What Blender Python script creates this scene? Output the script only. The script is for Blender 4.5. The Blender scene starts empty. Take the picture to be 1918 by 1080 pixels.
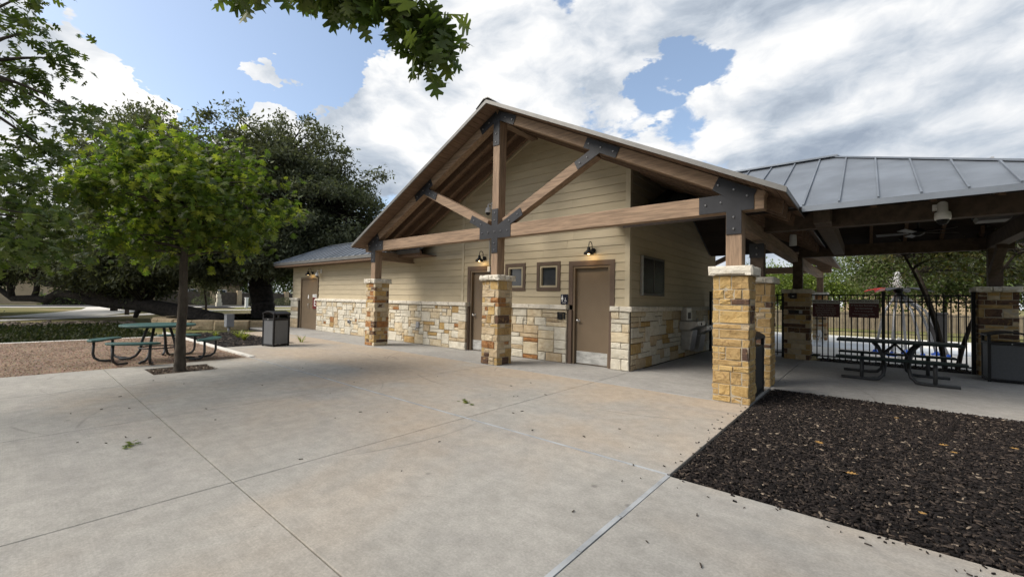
import bpy, math, random
import numpy as np
from mathutils import Vector, Matrix
R = math.radians
rnd = random.Random(7)
nrg = np.random.default_rng(11)
SC = bpy.context.scene
COL = SC.collection

# ------------------------------------------------------------------ camera
cam = bpy.data.cameras.new('camera')
cam.sensor_width = 36.0
cam.lens = 14.81
cam.clip_start = 0.05
cam.clip_end = 3000
camo = bpy.data.objects.new('camera', cam)
COL.objects.link(camo)
_r = Vector((0.7645, 0.6444, 0.0187)).normalized()
_f = Vector((-0.6444, 0.7642, 0.0267)).normalized()
_u = _r.cross(_f).normalized()
_f = _u.cross(_r).normalized()
camo.matrix_world = Matrix(((_r.x, _u.x, -_f.x, 0), (_r.y, _u.y, -_f.y, 0), (_r.z, _u.z, -_f.z, 1.45), (0, 0, 0, 1)))
SC.camera = camo

# ------------------------------------------------------------------ light and sky
SUN_EL, SUN_ROT = R(44), R(218)
SV = Vector((math.sin(SUN_ROT) * math.cos(SUN_EL), math.cos(SUN_ROT) * math.cos(SUN_EL), math.sin(SUN_EL)))
SC.view_settings.view_transform = 'Standard'
SC.view_settings.look = 'None'
SC.view_settings.exposure = 1.08
SC.view_settings.gamma = 1.0
SC.view_settings.use_curve_mapping = False
sun = bpy.data.lights.new('sun', 'SUN')
sun.energy = 2.2
sun.angle = R(34)
sun.color = (1.0, 0.93, 0.82)
suno = bpy.data.objects.new('sun', sun)
COL.objects.link(suno)
suno.location = SV * 60
suno.rotation_euler = (-SV).to_track_quat('-Z', 'Y').to_euler()

class NT:
    """small node-tree writer"""
    def __init__(s, tree):
        s.t = tree; s.n = tree.nodes; s.l = tree.links
        s.n.clear()
    def add(s, typ, **kw):
        n = s.n.new(typ)
        for k, v in kw.items():
            if k.startswith('i_'):
                n.inputs[int(k[2:])].default_value = v
            else:
                setattr(n, k, v)
        return n
    def val(s, sock, v):
        if hasattr(v, 'links') or isinstance(v, bpy.types.NodeSocket):
            s.l.new(v, sock)
        else:
            sock.default_value = v
    def math(s, op, a, b=0.0, clamp=False):
        n = s.add('ShaderNodeMath', operation=op, use_clamp=clamp)
        s.val(n.inputs[0], a); s.val(n.inputs[1], b)
        return n.outputs[0]
    def vmath(s, op, a, b=(0, 0, 0)):
        n = s.add('ShaderNodeVectorMath', operation=op)
        s.val(n.inputs[0], a); s.val(n.inputs[1], b)
        return n.outputs['Value'] if op in ('DOT_PRODUCT', 'LENGTH') else n.outputs[0]
    def mr(s, v, a, b, c=0.0, d=1.0, smooth=True):
        n = s.add('ShaderNodeMapRange', interpolation_type='SMOOTHSTEP' if smooth else 'LINEAR')
        s.val(n.inputs[0], v)
        for i, x in zip((1, 2, 3, 4), (a, b, c, d)):
            n.inputs[i].default_value = x
        return n.outputs[0]
    def noise(s, vec, scale, detail=4, rough=0.55, dist=0.0):
        n = s.add('ShaderNodeTexNoise')
        s.val(n.inputs['Vector'], vec)
        n.inputs['Scale'].default_value = scale
        n.inputs['Detail'].default_value = detail
        n.inputs['Roughness'].default_value = rough
        n.inputs['Distortion'].default_value = dist
        return n.outputs[0]
    def mix(s, f, a, b, blend='MIX'):
        n = s.add('ShaderNodeMix', data_type='RGBA', blend_type=blend)
        s.val(n.inputs[0], f)
        for sock, v in ((n.inputs[6], a), (n.inputs[7], b)):
            if isinstance(v, bpy.types.NodeSocket):
                s.l.new(v, sock)
            else:
                sock.default_value = (*v[:3], 1)
        return n.outputs[2]
    def ramp(s, f, pts):
        n = s.add('ShaderNodeValToRGB')
        s.l.new(f, n.inputs[0])
        e = n.color_ramp.elements
        while len(e) < len(pts):
            e.new(0.5)
        for el, (p, c) in zip(e, pts):
            el.position = p; el.color = (*c, 1)
        return n.outputs[0]

SKY_K = 0.105
world = bpy.data.worlds.new('World')
SC.world = world
world.use_nodes = True
w = NT(world.node_tree)
out = w.add('ShaderNodeOutputWorld')
bg = w.add('ShaderNodeBackground')
bg.inputs[1].default_value = SKY_K
w.l.new(bg.outputs[0], out.inputs[0])
sky = w.add('ShaderNodeTexSky')
sky.sky_type = 'NISHITA'
sky.sun_disc = False
sky.sun_elevation = SUN_EL
sky.sun_rotation = SUN_ROT
sky.air_density = 0.9
sky.dust_density = 1.8
sky.ozone_density = 1.2
tc = w.add('ShaderNodeTexCoord')
D = tc.outputs['Generated']
sep = w.add('ShaderNodeSeparateXYZ'); w.l.new(D, sep.inputs[0])
dz = sep.outputs[2]
# cloud field: puffy noise on the sky directions, pushed by broad banks and clear lanes
stretch = w.vmath('MULTIPLY', D, (1.0, 1.0, 1.9))
warp = w.add('ShaderNodeTexNoise'); w.l.new(stretch, warp.inputs['Vector'])
warp.inputs['Scale'].default_value = 3.0; warp.inputs['Detail'].default_value = 3
wv = w.vmath('MULTIPLY', w.vmath('SUBTRACT', warp.outputs['Color'], (0.5, 0.5, 0.5)), (0.22, 0.22, 0.22))
P0 = w.vmath('ADD', stretch, wv)
def field(p):
    a = w.noise(p, 2.3, 9, 0.56)
    return a
n0 = field(P0)
n1 = field(w.vmath('ADD', P0, tuple(SV * 0.10)))
nf = w.noise(P0, 9.0, 6, 0.6)
wf = w.add('ShaderNodeTexNoise'); w.l.new(stretch, wf.inputs['Vector'])
wf.inputs['Scale'].default_value = 7.0; wf.inputs['Detail'].default_value = 5; wf.inputs['Roughness'].default_value = 0.6
wv2 = w.vmath('MULTIPLY', w.vmath('SUBTRACT', wf.outputs['Color'], (0.5, 0.5, 0.5)), (0.30, 0.30, 0.30))
DW = w.vmath('NORMALIZE', w.vmath('ADD', D, wv2))
def lobe(d, r0, r1, amt, smooth=False):
    dv = Vector(d).normalized()
    dot = w.vmath('DOT_PRODUCT', D if smooth else DW, tuple(dv))
    return w.mr(dot, math.cos(R(r0)), math.cos(R(r1)), 0.0, amt)
LOBES = [
 ((-0.878, 0.205, 0.43), 15, 4, -0.42), ((-0.84, 0.27, 0.50), 16, 5, -0.36), ((-0.80, 0.36, 0.50), 10, 3, -0.26), ((-0.90, 0.10, 0.55), 14, 4, -0.3),
 ((-0.30, 0.838, 0.452), 7, 1.5, -0.25), ((-0.235, 0.853, 0.465), 6, 1.5, -0.25), ((-0.37, 0.82, 0.43), 5, 2, -0.10),
 ((-0.437, 0.69, 0.57), 5, 1.5, -0.13), ((-0.126, 0.857, 0.499), 4, 1, -0.18), ((-0.259, 0.92, 0.293), 7, 2, -0.18),
 ((-0.05, 0.955, 0.29), 5, 2, -0.14),
 ((-0.952, 0.035, 0.33), 9, 3, 0.34), ((-0.937, 0.106, 0.315), 6, 2, 0.34), ((-0.925, 0.03, 0.42), 7, 2, 0.34), ((-0.893, 0.275, 0.350), 6.5, 2.5, 0.55), ((-0.865, 0.345, 0.335), 7, 2.5, 0.55), ((-0.53, 0.70, 0.50), 9, 3, 0.2), ((-0.48, 0.74, 0.44), 8, 3, 0.16),
 ((-0.70, 0.54, 0.44), 17, 6, 0.24), ((-0.62, 0.62, 0.50), 12, 4, 0.2), ((-0.82, 0.44, 0.30), 12, 4, 0.2),
 ((0.05, 0.92, 0.40), 34, 12, 0.26), ((-0.28, 0.80, 0.54), 14, 6, 0.18), ((0.3, 0.2, 0.9), 70, 20, 0.10), ((-0.985, 0.0, 0.17), 16, 6, 0.2),
]
acc = n0
for L in LOBES:
    acc = w.math('ADD', acc, lobe(*L))
dens = w.math('ADD', acc, w.math('MULTIPLY', w.math('SUBTRACT', nf, 0.5), 0.34))
mask = w.mr(dens, 0.48, 0.575)
thick = w.mr(w.math('ADD', n0, lobe((0.10, 0.92, 0.38), 40, 12, 0.15, True)), 0.42, 0.78)
lit = w.math('ADD', w.math('MULTIPLY', w.math('SUBTRACT', n0, n1), 3.0), w.math('MULTIPLY', w.math('SUBTRACT', nf, 0.5), 1.25))
lit = w.math('ADD', lit, 0.76)
lit = w.math('SUBTRACT', lit, w.math('MULTIPLY', thick, 0.42), clamp=True)
ccol = w.ramp(lit, [(0.0, (0.165, 0.195, 0.24)), (0.35, (0.265, 0.295, 0.335)), (0.65, (0.39, 0.405, 0.425)), (1.0, (0.53, 0.525, 0.515))])
glow = lobe((-0.985, -0.03, 0.22), 34, 3, 0.16, True)
ccol = w.mix(glow, ccol, (0.62, 0.60, 0.57))
ccol = w.vmath('MULTIPLY', ccol, (1 / SKY_K,) * 3)
base = w.vmath('MULTIPLY', sky.outputs[0], (1.12, 1.08, 1.02))
base = w.mix(0.12, base, (0.33 / SKY_K, 0.40 / SKY_K, 0.47 / SKY_K))
hz = w.mr(dz, 0.0, 0.30, 0.55, 0.0)
base = w.mix(hz, base, (0.36 / SKY_K, 0.41 / SKY_K, 0.465 / SKY_K))
final = w.mix(mask, base, ccol)
w.l.new(final, bg.inputs[0])

# ------------------------------------------------------------------ materials
MATS = {}
def mat(name, col, rough=0.8, var=0.15, scale=6.0, col2=None, bump=0.0, bscale=60.0, metal=0.0, stretch=(1, 1, 1), spec=0.35,
        objvar=0.0, detail=5, extra=None, emit=None):
    m = bpy.data.materials.new(name); m.use_nodes = True
    t = NT(m.node_tree)
    o = t.add('ShaderNodeOutputMaterial'); b = t.add('ShaderNodeBsdfPrincipled')
    t.l.new(b.outputs[0], o.inputs[0])
    tcn = t.add('ShaderNodeTexCoord'); oi = t.add('ShaderNodeObjectInfo')
    sh = t.add('ShaderNodeCombineXYZ')
    for i, k in enumerate((37.0, 91.0, 53.0)):
        t.l.new(t.math('MULTIPLY', oi.outputs['Random'], k if objvar else 0.0), sh.inputs[i])
    v = t.vmath('MULTIPLY', t.vmath('ADD', tcn.outputs['Object'], sh.outputs[0]), stretch)
    n = t.noise(v, scale, detail, 0.6)
    c1 = col
    c2 = col2 if col2 else tuple(x * (1 - var * 1.6) for x in col)
    f = t.mr(n, 0.32, 0.68)
    c = t.mix(f, c1, c2)
    if objvar:
        k = t.math('ADD', t.math('MULTIPLY', oi.outputs['Random'], objvar), 1 - objvar / 2)
        c = t.vmath('MULTIPLY', c, k)
    if extra:
        c = extra(t, v, c, b, oi)
    t.l.new(c, b.inputs['Base Color'])
    b.inputs['Roughness'].default_value = rough
    b.inputs['Metallic'].default_value = metal
    b.inputs['Specular IOR Level'].default_value = spec
    if bump:
        bn = t.add('ShaderNodeBump'); bn.inputs['Strength'].default_value = bump; bn.inputs['Distance'].default_value = 0.02
        t.l.new(t.noise(v, bscale, 5, 0.65), bn.inputs['Height'])
        t.l.new(bn.outputs[0], b.inputs['Normal'])
    if emit:
        b.inputs['Emission Color'].default_value = (*emit[0], 1); b.inputs['Emission Strength'].default_value = emit[1]
    MATS[name] = m
    return m

def grain(t, v, c, b, oi):
    g = t.noise(t.vmath('MULTIPLY', v, (1, 1, 1)), 3.0, 6, 0.7)
    f = t.mr(g, 0.55, 0.75, 0, 0.35)
    return t.mix(f, c, (0.14, 0.095, 0.066))
M_woodX = mat('timber_x', (0.30, 0.206, 0.137), 0.75, 0.25, 9, bump=0.25, bscale=30, stretch=(0.25, 3, 3), objvar=0.12, extra=grain)
M_woodZ = mat('timber_z', (0.30, 0.206, 0.137), 0.75, 0.25, 9, bump=0.25, bscale=30, stretch=(3, 3, 0.25), objvar=0.12, extra=grain)
M_woodY = mat('timber_y', (0.25, 0.178, 0.125), 0.75, 0.25, 9, bump=0.25, bscale=30, stretch=(3, 0.25, 3), objvar=0.12, extra=grain)
M_pavdeck = mat('deck_painted_shade', (0.045, 0.033, 0.026), 0.85, 0.2, 8, stretch=(0.4, 3, 3), objvar=0.2)  # deck boards: the shade under the pavilion roof is put into the colour
M_pavbeam = mat('beam_painted_shade', (0.10, 0.072, 0.053), 0.8, 0.25, 9, bump=0.2, bscale=30, objvar=0.1)  # pavilion timber darkened in colour to stand in for interior shade
M_soffit = mat('soffit_stain', (0.175, 0.113, 0.075), 0.8, 0.2, 8, bump=0.15, bscale=40, stretch=(3, 0.4, 3), objvar=0.18)
M_siding = mat('siding_paint', (0.475, 0.405, 0.28), 0.7, 0.07, 3, bump=0.12, bscale=45, stretch=(0.5, 0.5, 2.5), objvar=0.09)
M_trimtan = mat('tan_trim_paint', (0.50, 0.435, 0.31), 0.65, 0.06, 3, bump=0.05)
M_brown = mat('brown_trim_paint', (0.115, 0.078, 0.056), 0.6, 0.1, 4, bump=0.08, bscale=60)
M_door = mat('door_paint', (0.165, 0.122, 0.08), 0.45, 0.06, 2.5, bump=0.03)
M_plate = mat('dark_steel', (0.02, 0.021, 0.026), 0.5, 0.2, 5, spec=0.35)
M_bolt = mat('bolt_steel', (0.30, 0.30, 0.31), 0.35, 0.2, 30, metal=0.8)
M_black = mat('black_metal', (0.011, 0.011, 0.0125), 0.5, 0.2, 8, spec=0.28)
M_white = mat('white_plastic', (0.78, 0.78, 0.77), 0.4, 0.04, 6)
M_grey = mat('grey_metal', (0.36, 0.37, 0.39), 0.45, 0.1, 8)
M_steel = mat('stainless_steel', (0.55, 0.55, 0.55), 0.32, 0.12, 9, metal=0.9)
M_kick = mat('kick_plate_steel', (0.62, 0.62, 0.6), 0.42, 0.25, 5, metal=0.55, stretch=(1, 1, 3))
M_glass = mat('dark_glass', (0.045, 0.05, 0.06), 0.08, 0.1, 3, spec=0.7)
M_caseglass = mat('case_glass', (0.022, 0.022, 0.022), 0.25, 0.1, 3, spec=0.25)
M_vinyl = mat('window_vinyl', (0.42, 0.36, 0.25), 0.5, 0.05, 4)
M_roof = mat('zinc_roof', (0.215, 0.24, 0.275), 0.46, 0.16, 1.4, metal=0.55, objvar=0.06, detail=6, stretch=(1, 1, 1))
M_fascia = mat('roof_edge_metal', (0.165, 0.162, 0.156), 0.45, 0.1, 5, metal=0.3)
M_mortar = mat('mortar', (0.40, 0.35, 0.27), 0.95, 0.12, 20, bump=0.4, bscale=120)
M_mortar_dark = mat('dry_stack_joint', (0.13, 0.105, 0.08), 0.95, 0.2, 20)
def stone_mat(name, c, c2, vein=None, amt=0.0):
    def ex(t, v, cc, b, oi):
        if vein:
            f = t.mr(t.noise(v, 11, 5, 0.6, 1.2), 0.56, 0.66, 0, amt)
            cc = t.mix(f, cc, vein)
        return cc
    return mat(name, c, 0.92, 0.2, 9, col2=c2, bump=0.9, bscale=30, objvar=0.16, extra=ex)
ST = {
 'white': stone_mat('white_limestone', (0.58, 0.545, 0.46), (0.50, 0.46, 0.37)),
 'cream': stone_mat('cream_limestone', (0.56, 0.485, 0.35), (0.47, 0.385, 0.26)),
 'tan': stone_mat('tan_limestone', (0.46, 0.37, 0.25), (0.39, 0.295, 0.18), (0.5, 0.43, 0.32), 0.5),
 'gold': stone_mat('golden_limestone', (0.385, 0.265, 0.12), (0.31, 0.20, 0.082), (0.13, 0.07, 0.035), 0.5),
 'ochre': stone_mat('ochre_limestone', (0.44, 0.31, 0.135), (0.36, 0.235, 0.09), (0.48, 0.38, 0.22), 0.5),
 'rust': stone_mat('rust_limestone', (0.33, 0.165, 0.062), (0.22, 0.095, 0.035), (0.42, 0.30, 0.16), 0.6),
 'brown': stone_mat('brown_limestone', (0.125, 0.07, 0.042), (0.07, 0.042, 0.032), (0.34, 0.22, 0.09), 0.7),
 'block': stone_mat('planter_limestone', (0.33, 0.265, 0.17), (0.24, 0.18, 0.11)),
}
M_cap = stone_mat('cap_limestone', (0.66, 0.62, 0.54), (0.54, 0.50, 0.42))
# ------------------------------------------------------------------ mesh helpers
ORG = {}
def link(o, parent=None):
    COL.objects.link(o)
    if parent:
        o.parent = parent
    return o
def tag(o, label, cat=None, group=None, kind=None):
    if label: o['label'] = label
    if cat: o['category'] = cat
    if group: o['group'] = group
    if kind: o['kind'] = kind
    return o
def thing(name, label, cat, loc=(0, 0, 0), group=None):
    o = bpy.data.objects.new(name, None)
    o.empty_display_size = 0.2
    o.location = loc
    link(o); ORG[o.name] = Vector(loc)
    return tag(o, label, cat, group)
def raw(name, V, F, m=None, parent=None, smooth=False, loc=None):
    """mesh object from world-space verts; local frame starts at the thing's base"""
    org = ORG.get(parent.name, Vector((0, 0, 0))) if parent else Vector(loc or (0, 0, 0))
    A = np.asarray(V, dtype=np.float64) - np.array(org)
    me = bpy.data.meshes.new(name)
    me.from_pydata(A.tolist(), [], F)
    if m: me.materials.append(m)
    if smooth:
        me.polygons.foreach_set('use_smooth', [True] * len(me.polygons))
    o = bpy.data.objects.new(name, me)
    if not parent and loc: o.location = loc
    link(o, parent); ORG[o.name] = org
    return o
def shared(o, delta=(0, 0, 0), parent=None, rotz=None):
    c = o.copy(); link(c, parent or o.parent)
    c.location = Vector(o.location) + Vector(delta)
    if rotz is not None: c.rotation_euler = (0, 0, rotz)
    return c

class MB:
    def __init__(s): s.V = []; s.F = []
    def poly(s, vs, fs):
        k = len(s.V); s.V += [tuple(v) for v in vs]; s.F += [tuple(i + k for i in f) for f in fs]; return s
    def box(s, a, b):
        x0, y0, z0 = a; x1, y1, z1 = b
        return s.poly([(x0, y0, z0), (x1, y0, z0), (x1, y1, z0), (x0, y1, z0), (x0, y0, z1), (x1, y0, z1), (x1, y1, z1), (x0, y1, z1)],
                      [(0, 3, 2, 1), (4, 5, 6, 7), (0, 1, 5, 4), (1, 2, 6, 5), (2, 3, 7, 6), (3, 0, 4, 7)])
    def prism(s, pts, d):
        """polygon (3-D points) pushed along d"""
        n = len(pts); d = Vector(d)
        a = [Vector(p) for p in pts]; b = [p + d for p in a]
        nrm = Vector((0, 0, 0))
        for i in range(n): nrm += a[i].cross(a[(i + 1) % n])
        flip = nrm.dot(d) > 0
        fs = [tuple(range(n)), tuple(range(2 * n - 1, n - 1, -1))] + [(i, i + n, (i + 1) % n + n, (i + 1) % n) for i in range(n)]
        if flip: fs = [tuple(reversed(f)) for f in fs]
        return s.poly(a + b, fs)
    def beam(s, p, q, wd, ht, up=(0, 0, 1)):
        p = Vector(p); q = Vector(q); d = (q - p).normalized()
        sd = d.cross(Vector(up))
        if sd.length < 1e-4: sd = Vector((1, 0, 0))
        sd.normalize(); u = sd.cross(d).normalized()
        c = [p - sd * wd / 2 - u * ht / 2, p + sd * wd / 2 - u * ht / 2, p + sd * wd / 2 + u * ht / 2, p - sd * wd / 2 + u * ht / 2]
        return s.prism(c, q - p)
    def tube(s, pts, r, n=8, caps=True):
        pts = [Vector(p) for p in pts]
        rs = r if isinstance(r, (list, tuple)) else [r] * len(pts)
        k = len(s.V); prev = None
        for i, p in enumerate(pts):
            t = (pts[min(i + 1, len(pts) - 1)] - pts[max(i - 1, 0)]).normalized()
            if prev is None:
                ref = Vector((0, 0, 1)) if abs(t.z) < 0.9 else Vector((1, 0, 0))
                a = t.cross(ref).normalized()
            else:
                a = prev - t * prev.dot(t)
                a = a.normalized() if a.length > 1e-5 else t.orthogonal().normalized()
            prev = a; b = t.cross(a)
            for j in range(n):
                th = 2 * math.pi * j / n
                s.V.append(tuple(p + (a * math.cos(th) + b * math.sin(th)) * rs[i]))
        for i in range(len(pts) - 1):
            for j in range(n):
                a0 = k + i * n + j; a1 = k + i * n + (j + 1) % n
                s.F.append((a0, a1, a1 + n, a0 + n))
        if caps:
            s.F.append(tuple(k + j for j in reversed(range(n))))
            e = k + (len(pts) - 1) * n
            s.F.append(tuple(e + j for j in range(n)))
        return s
    def lathe(s, c, prof, n=16, axis='z'):
        """prof: (radius, height) pairs about c"""
        k = len(s.V); c = Vector(c)
        for (r, h) in prof:
            for j in range(n):
                th = 2 * math.pi * j / n
                a, b = r * math.cos(th), r * math.sin(th)
                s.V.append(tuple(c + (Vector((a, b, h)) if axis == 'z' else Vector((a, h, b)) if axis == 'y' else Vector((h, a, b)))))
        for i in range(len(prof) - 1):
            for j in range(n):
                a0 = k + i * n + j; a1 = k + i * n + (j + 1) % n
                s.F.append((a0, a1, a1 + n, a0 + n))
        s.F.append(tuple(k + j for j in range(n)))
        e = k + (len(prof) - 1) * n
        s.F.append(tuple(e + j for j in range(n)))
        return s
    def build(s, name, m, parent=None, smooth=False, bevel=0.0, loc=None, seg=2):
        o = raw(name, s.V, s.F, m, parent, smooth, loc)
        if bevel:
            bv = o.modifiers.new('edge', 'BEVEL'); bv.width = bevel; bv.segments = seg; bv.limit_method = 'ANGLE'; bv.angle_limit = R(40)
        return o
def clip(poly, a, b, c):
    """keep the part of a 2-D polygon where a*u + b*z <= c"""
    o = []
    for i in range(len(poly)):
        p, q = poly[i], poly[(i + 1) % len(poly)]
        fp = a * p[0] + b * p[1] - c; fq = a * q[0] + b * q[1] - c
        if fp <= 0: o.append(p)
        if (fp < 0 < fq) or (fq < 0 < fp):
            t = fp / (fp - fq); o.append((p[0] + (q[0] - p[0]) * t, p[1] + (q[1] - p[1]) * t))
    return o

def text(name, s, size, loc, parent, m, rot=(R(90), 0, 0), align='CENTER', ext=0.0008):
    cu = bpy.data.curves.new(name, 'FONT'); cu.body = s; cu.size = size; cu.align_x = align; cu.align_y = 'CENTER'; cu.extrude = ext
    cu.materials.append(m)
    tmp = bpy.data.objects.new(name, cu); me = bpy.data.meshes.new_from_object(tmp); bpy.data.objects.remove(tmp)
    me.name = name; me.materials.clear(); me.materials.append(m)
    o = bpy.data.objects.new(name, me); link(o, parent)
    o.location = Vector(loc) - ORG.get(parent.name, Vector((0, 0, 0))); o.rotation_euler = rot
    return o

# a dressed stone with an uneven, round-shouldered face. frame: o origin, U along, Z up, N outward
def stone(name, o, U, N, u0, u1, z0, z1, depth, m, parent, rough=0.010, bev=0.013, ends=True):
    o, U, N = Vector(o), Vector(U), Vector(N); Zv = Vector((0, 0, 1))
    j = lambda k: rnd.uniform(-k, k)
    def P(u, z, d): return o + U * u + Zv * z + N * d
    bv = min(bev, (u1 - u0) * 0.25, (z1 - z0) * 0.25)
    V = []
    for d, ins in ((-depth, 0.0), (-bv, 0.0), (0.0, bv)):
        for (a, b) in ((0, 0), (.5, 0), (1, 0), (1, .5), (1, 1), (.5, 1), (0, 1), (0, .5)):
            u = u0 + (u1 - u0) * a; z = z0 + (z1 - z0) * b
            u += ins * (1 - 2 * a); z += ins * (1 - 2 * b)
            if d > -depth:
                jj = 0.28 * bv
                V.append(P(u + j(jj), z + j(jj), d + (j(rough) if ins else j(rough * .4))))
            else:
                V.append(P(u, z, d))
    V.append(P((u0 + u1) / 2 + j(.03), (z0 + z1) / 2 + j(.02), j(rough) + rough * 0.25))
    F = []
    for r in (0, 1):
        for i in range(8):
            a = r * 8 + i; b = r * 8 + (i + 1) % 8
            F.append((a, b, b + 8, a + 8))
    for i in range(8):
        F.append((16 + i, 16 + (i + 1) % 8, 24))
    return raw(name, V, F, m, parent)

def pick(w):
    r = rnd.random() * sum(w.values())
    for k, v in w.items():
        r -= v
        if r <= 0: return k
    return k
def ashlar(parent, o, U, N, W, H, weights, depth=0.07, cell=(0.11, 0.1075), gap=0.011, maxw=5, maxh=3, fw=None):
    """random broken-course stonework: every stone an object"""
    nu = max(1, round(W / cell[0])); nz = max(1, round(H / cell[1])); cu = W / nu; cz = H / nz
    occ = [[False] * nu for _ in range(nz)]
    for r in range(nz):
        for c in range(nu):
            if occ[r][c]: continue
            h = min(rnd.choice((1, 1, 1, 1, 2, 2, 2, 2, 3)), maxh, nz - r)
            wd = rnd.choice((2, 3, 3, 4, 5, 6) if h < 2 else (2, 3, 4, 4, 5) if h < 3 else (3, 4, 4))
            if rnd.random() < 0.10: wd = 1; h = min(h, 2)
            k = 0
            while k < wd and c + k < nu and not occ[r][c + k]: k += 1
            wd = k
            if wd == 1: h = min(h, 2)
            if nu - (c + wd) == 1 and wd > 1: wd = wd
            for a in range(h):
                for b in range(wd): occ[r + a][c + b] = True
            stone('stone', o, U, N, c * cu + gap / 2, (c + wd) * cu - gap / 2, r * cz + gap / 2, (r + h) * cz - gap / 2,
                  depth, ST[pick(weights)], parent)

# ------------------------------------------------------------------ leaves
def lobed():
    """deep-lobed oak leaf in the xy plane, stem at 0, tip at y=1"""
    V = [(0, 0)]; F = []
    side = [(.03, .16), (.26, .20), (.30, .30), (.07, .36), (.40, .47), (.38, .58), (.09, .58), (.27, .74), (.22, .82), (.07, .78)]
    mid = [(0, .12), (0, .32), (0, .42), (0, .55), (0, .68), (0, .80)]
    V += mid                              # 1..6
    for sx in (1, -1):
        b = len(V); V += [(sx * x, y) for x, y in side]
        tr = [(0, b, 1), (1, b, b + 3), (b, b + 1, b + 2), (b, b + 2, b + 3), (1, b + 3, 2), (2, b + 3, 3), (b + 3, b + 4, b + 5), (b + 3, b + 5, b + 6),
              (3, b + 3, b + 6), (3, b + 6, 4), (4, b + 6, 5), (b + 6, b + 7, b + 8), (b + 6, b + 8, b + 9), (5, b + 6, b + 9), (5, b + 9, 6)]
        F += tr if sx > 0 else [tuple(reversed(x)) for x in tr]
    t = len(V); V.append((0, 1.0))
    F += [(6, 16, t), (6, t, 26)]
    A = np.array([(x, y, -0.25 * abs(x) - 0.12 * y * y) for x, y in V])
    return A, np.array(F)
def simple():
    A = np.array([(0, 0, 0), (.22, .45, -.04), (0, 1, -.05), (-.22, .45, -.04)]); return A, np.array([(0, 1, 2), (0, 2, 3)])
LOBED, SIMPLE = lobed(), simple()
def leaf_mesh(name, P, size, tmpl, m, parent, droop=0.35, outward=None, szvar=0.35):
    """P: n x 3 leaf bases in world space"""
    n = len(P); T, F = tmpl; k = len(T)
    d = nrg.normal(size=(n, 3))
    if outward is not None: d = d * 0.75 + outward
    d[:, 2] -= droop
    d /= np.linalg.norm(d, axis=1)[:, None] + 1e-9
    up = nrg.normal(size=(n, 3)) * 0.55 + np.array([0, 0, 1.0])
    x = np.cross(d, up); x /= np.linalg.norm(x, axis=1)[:, None] + 1e-9
    z = np.cross(x, d)
    s = size * (1 + szvar * (nrg.random(n) - 0.5) * 2)
    V = P[:, None, :] + s[:, None, None] * (T[None, :, 0:1] * x[:, None, :] + T[None, :, 1:2] * d[:, None, :] + T[None, :, 2:3] * z[:, None, :])
    V = V.reshape(-1, 3) - np.array(ORG.get(parent.name, (0, 0, 0)))
    FF = (F[None] + (np.arange(n) * k)[:, None, None]).reshape(-1, 3)
    me = bpy.data.meshes.new(name)
    me.vertices.add(len(V)); me.vertices.foreach_set('co', V.astype(np.float32).ravel())
    me.loops.add(FF.size); me.loops.foreach_set('vertex_index', FF.astype(np.int32).ravel())
    me.polygons.add(len(FF)); me.polygons.foreach_set('loop_start', (np.arange(len(FF)) * 3).astype(np.int32))
    me.polygons.foreach_set('loop_total', np.full(len(FF), 3, np.int32))
    me.update(calc_edges=True)
    me.materials.append(m)
    o = bpy.data.objects.new(name, me); link(o, parent); ORG[o.name] = ORG.get(parent.name, Vector((0, 0, 0)))
    return o
def leaf_mat(name, c1, c2, c3, trans=0.4, rough=0.45):
    m = bpy.data.materials.new(name); m.use_nodes = True
    t = NT(m.node_tree)
    o = t.add('ShaderNodeOutputMaterial'); b = t.add('ShaderNodeBsdfPrincipled'); tr = t.add('ShaderNodeBsdfTranslucent'); mx = t.add('ShaderNodeMixShader')
    g = t.add('ShaderNodeNewGeometry')
    f = g.outputs['Random Per Island']
    c = t.ramp(f, [(0.0, c1), (0.55, c2), (1.0, c3)])
    tcn = t.add('ShaderNodeTexCoord')
    nn = t.mr(t.noise(tcn.outputs['Object'], 1.3, 3), 0.35, 0.65, 0.75, 1.25)
    c = t.vmath('MULTIPLY', c, nn)
    t.l.new(c, b.inputs['Base Color'])
    b.inputs['Roughness'].default_value = rough
    b.inputs['Specular IOR Level'].default_value = 0.4 if rough < .6 else 0.15
    t.l.new(t.vmath('MULTIPLY', c, (1.5, 1.6, 0.8)), tr.inputs[0])
    mx.inputs[0].default_value = trans
    t.l.new(b.outputs[0], mx.inputs[1]); t.l.new(tr.outputs[0], mx.inputs[2]); t.l.new(mx.outputs[0], o.inputs[0])
    return m
LF_young = leaf_mat('young_oak_leaf', (0.045, 0.076, 0.014), (0.082, 0.125, 0.021), (0.20, 0.225, 0.038), 0.52)
LF_oak = leaf_mat('red_oak_leaf', (0.045, 0.075, 0.018), (0.06, 0.09, 0.02), (0.09, 0.115, 0.025), 0.35)
LF_live = leaf_mat('live_oak_leaf', (0.066, 0.076, 0.048), (0.086, 0.096, 0.060), (0.115, 0.125, 0.076), 0.28, 0.75)
LF_far = leaf_mat('far_leaf', (0.06, 0.085, 0.028), (0.08, 0.11, 0.032), (0.11, 0.14, 0.04), 0.3)
LF_light = leaf_mat('light_leaf', (0.10, 0.15, 0.03), (0.13, 0.18, 0.035), (0.18, 0.21, 0.05), 0.4)
LF_crape = leaf_mat('crape_leaf', (0.05, 0.07, 0.02), (0.075, 0.085, 0.022), (0.12, 0.10, 0.03), 0.35)
M_bark = mat('bark', (0.075, 0.06, 0.047), 0.95, 0.4, 7, bump=0.9, bscale=22, stretch=(1, 1, 0.35))
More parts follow.
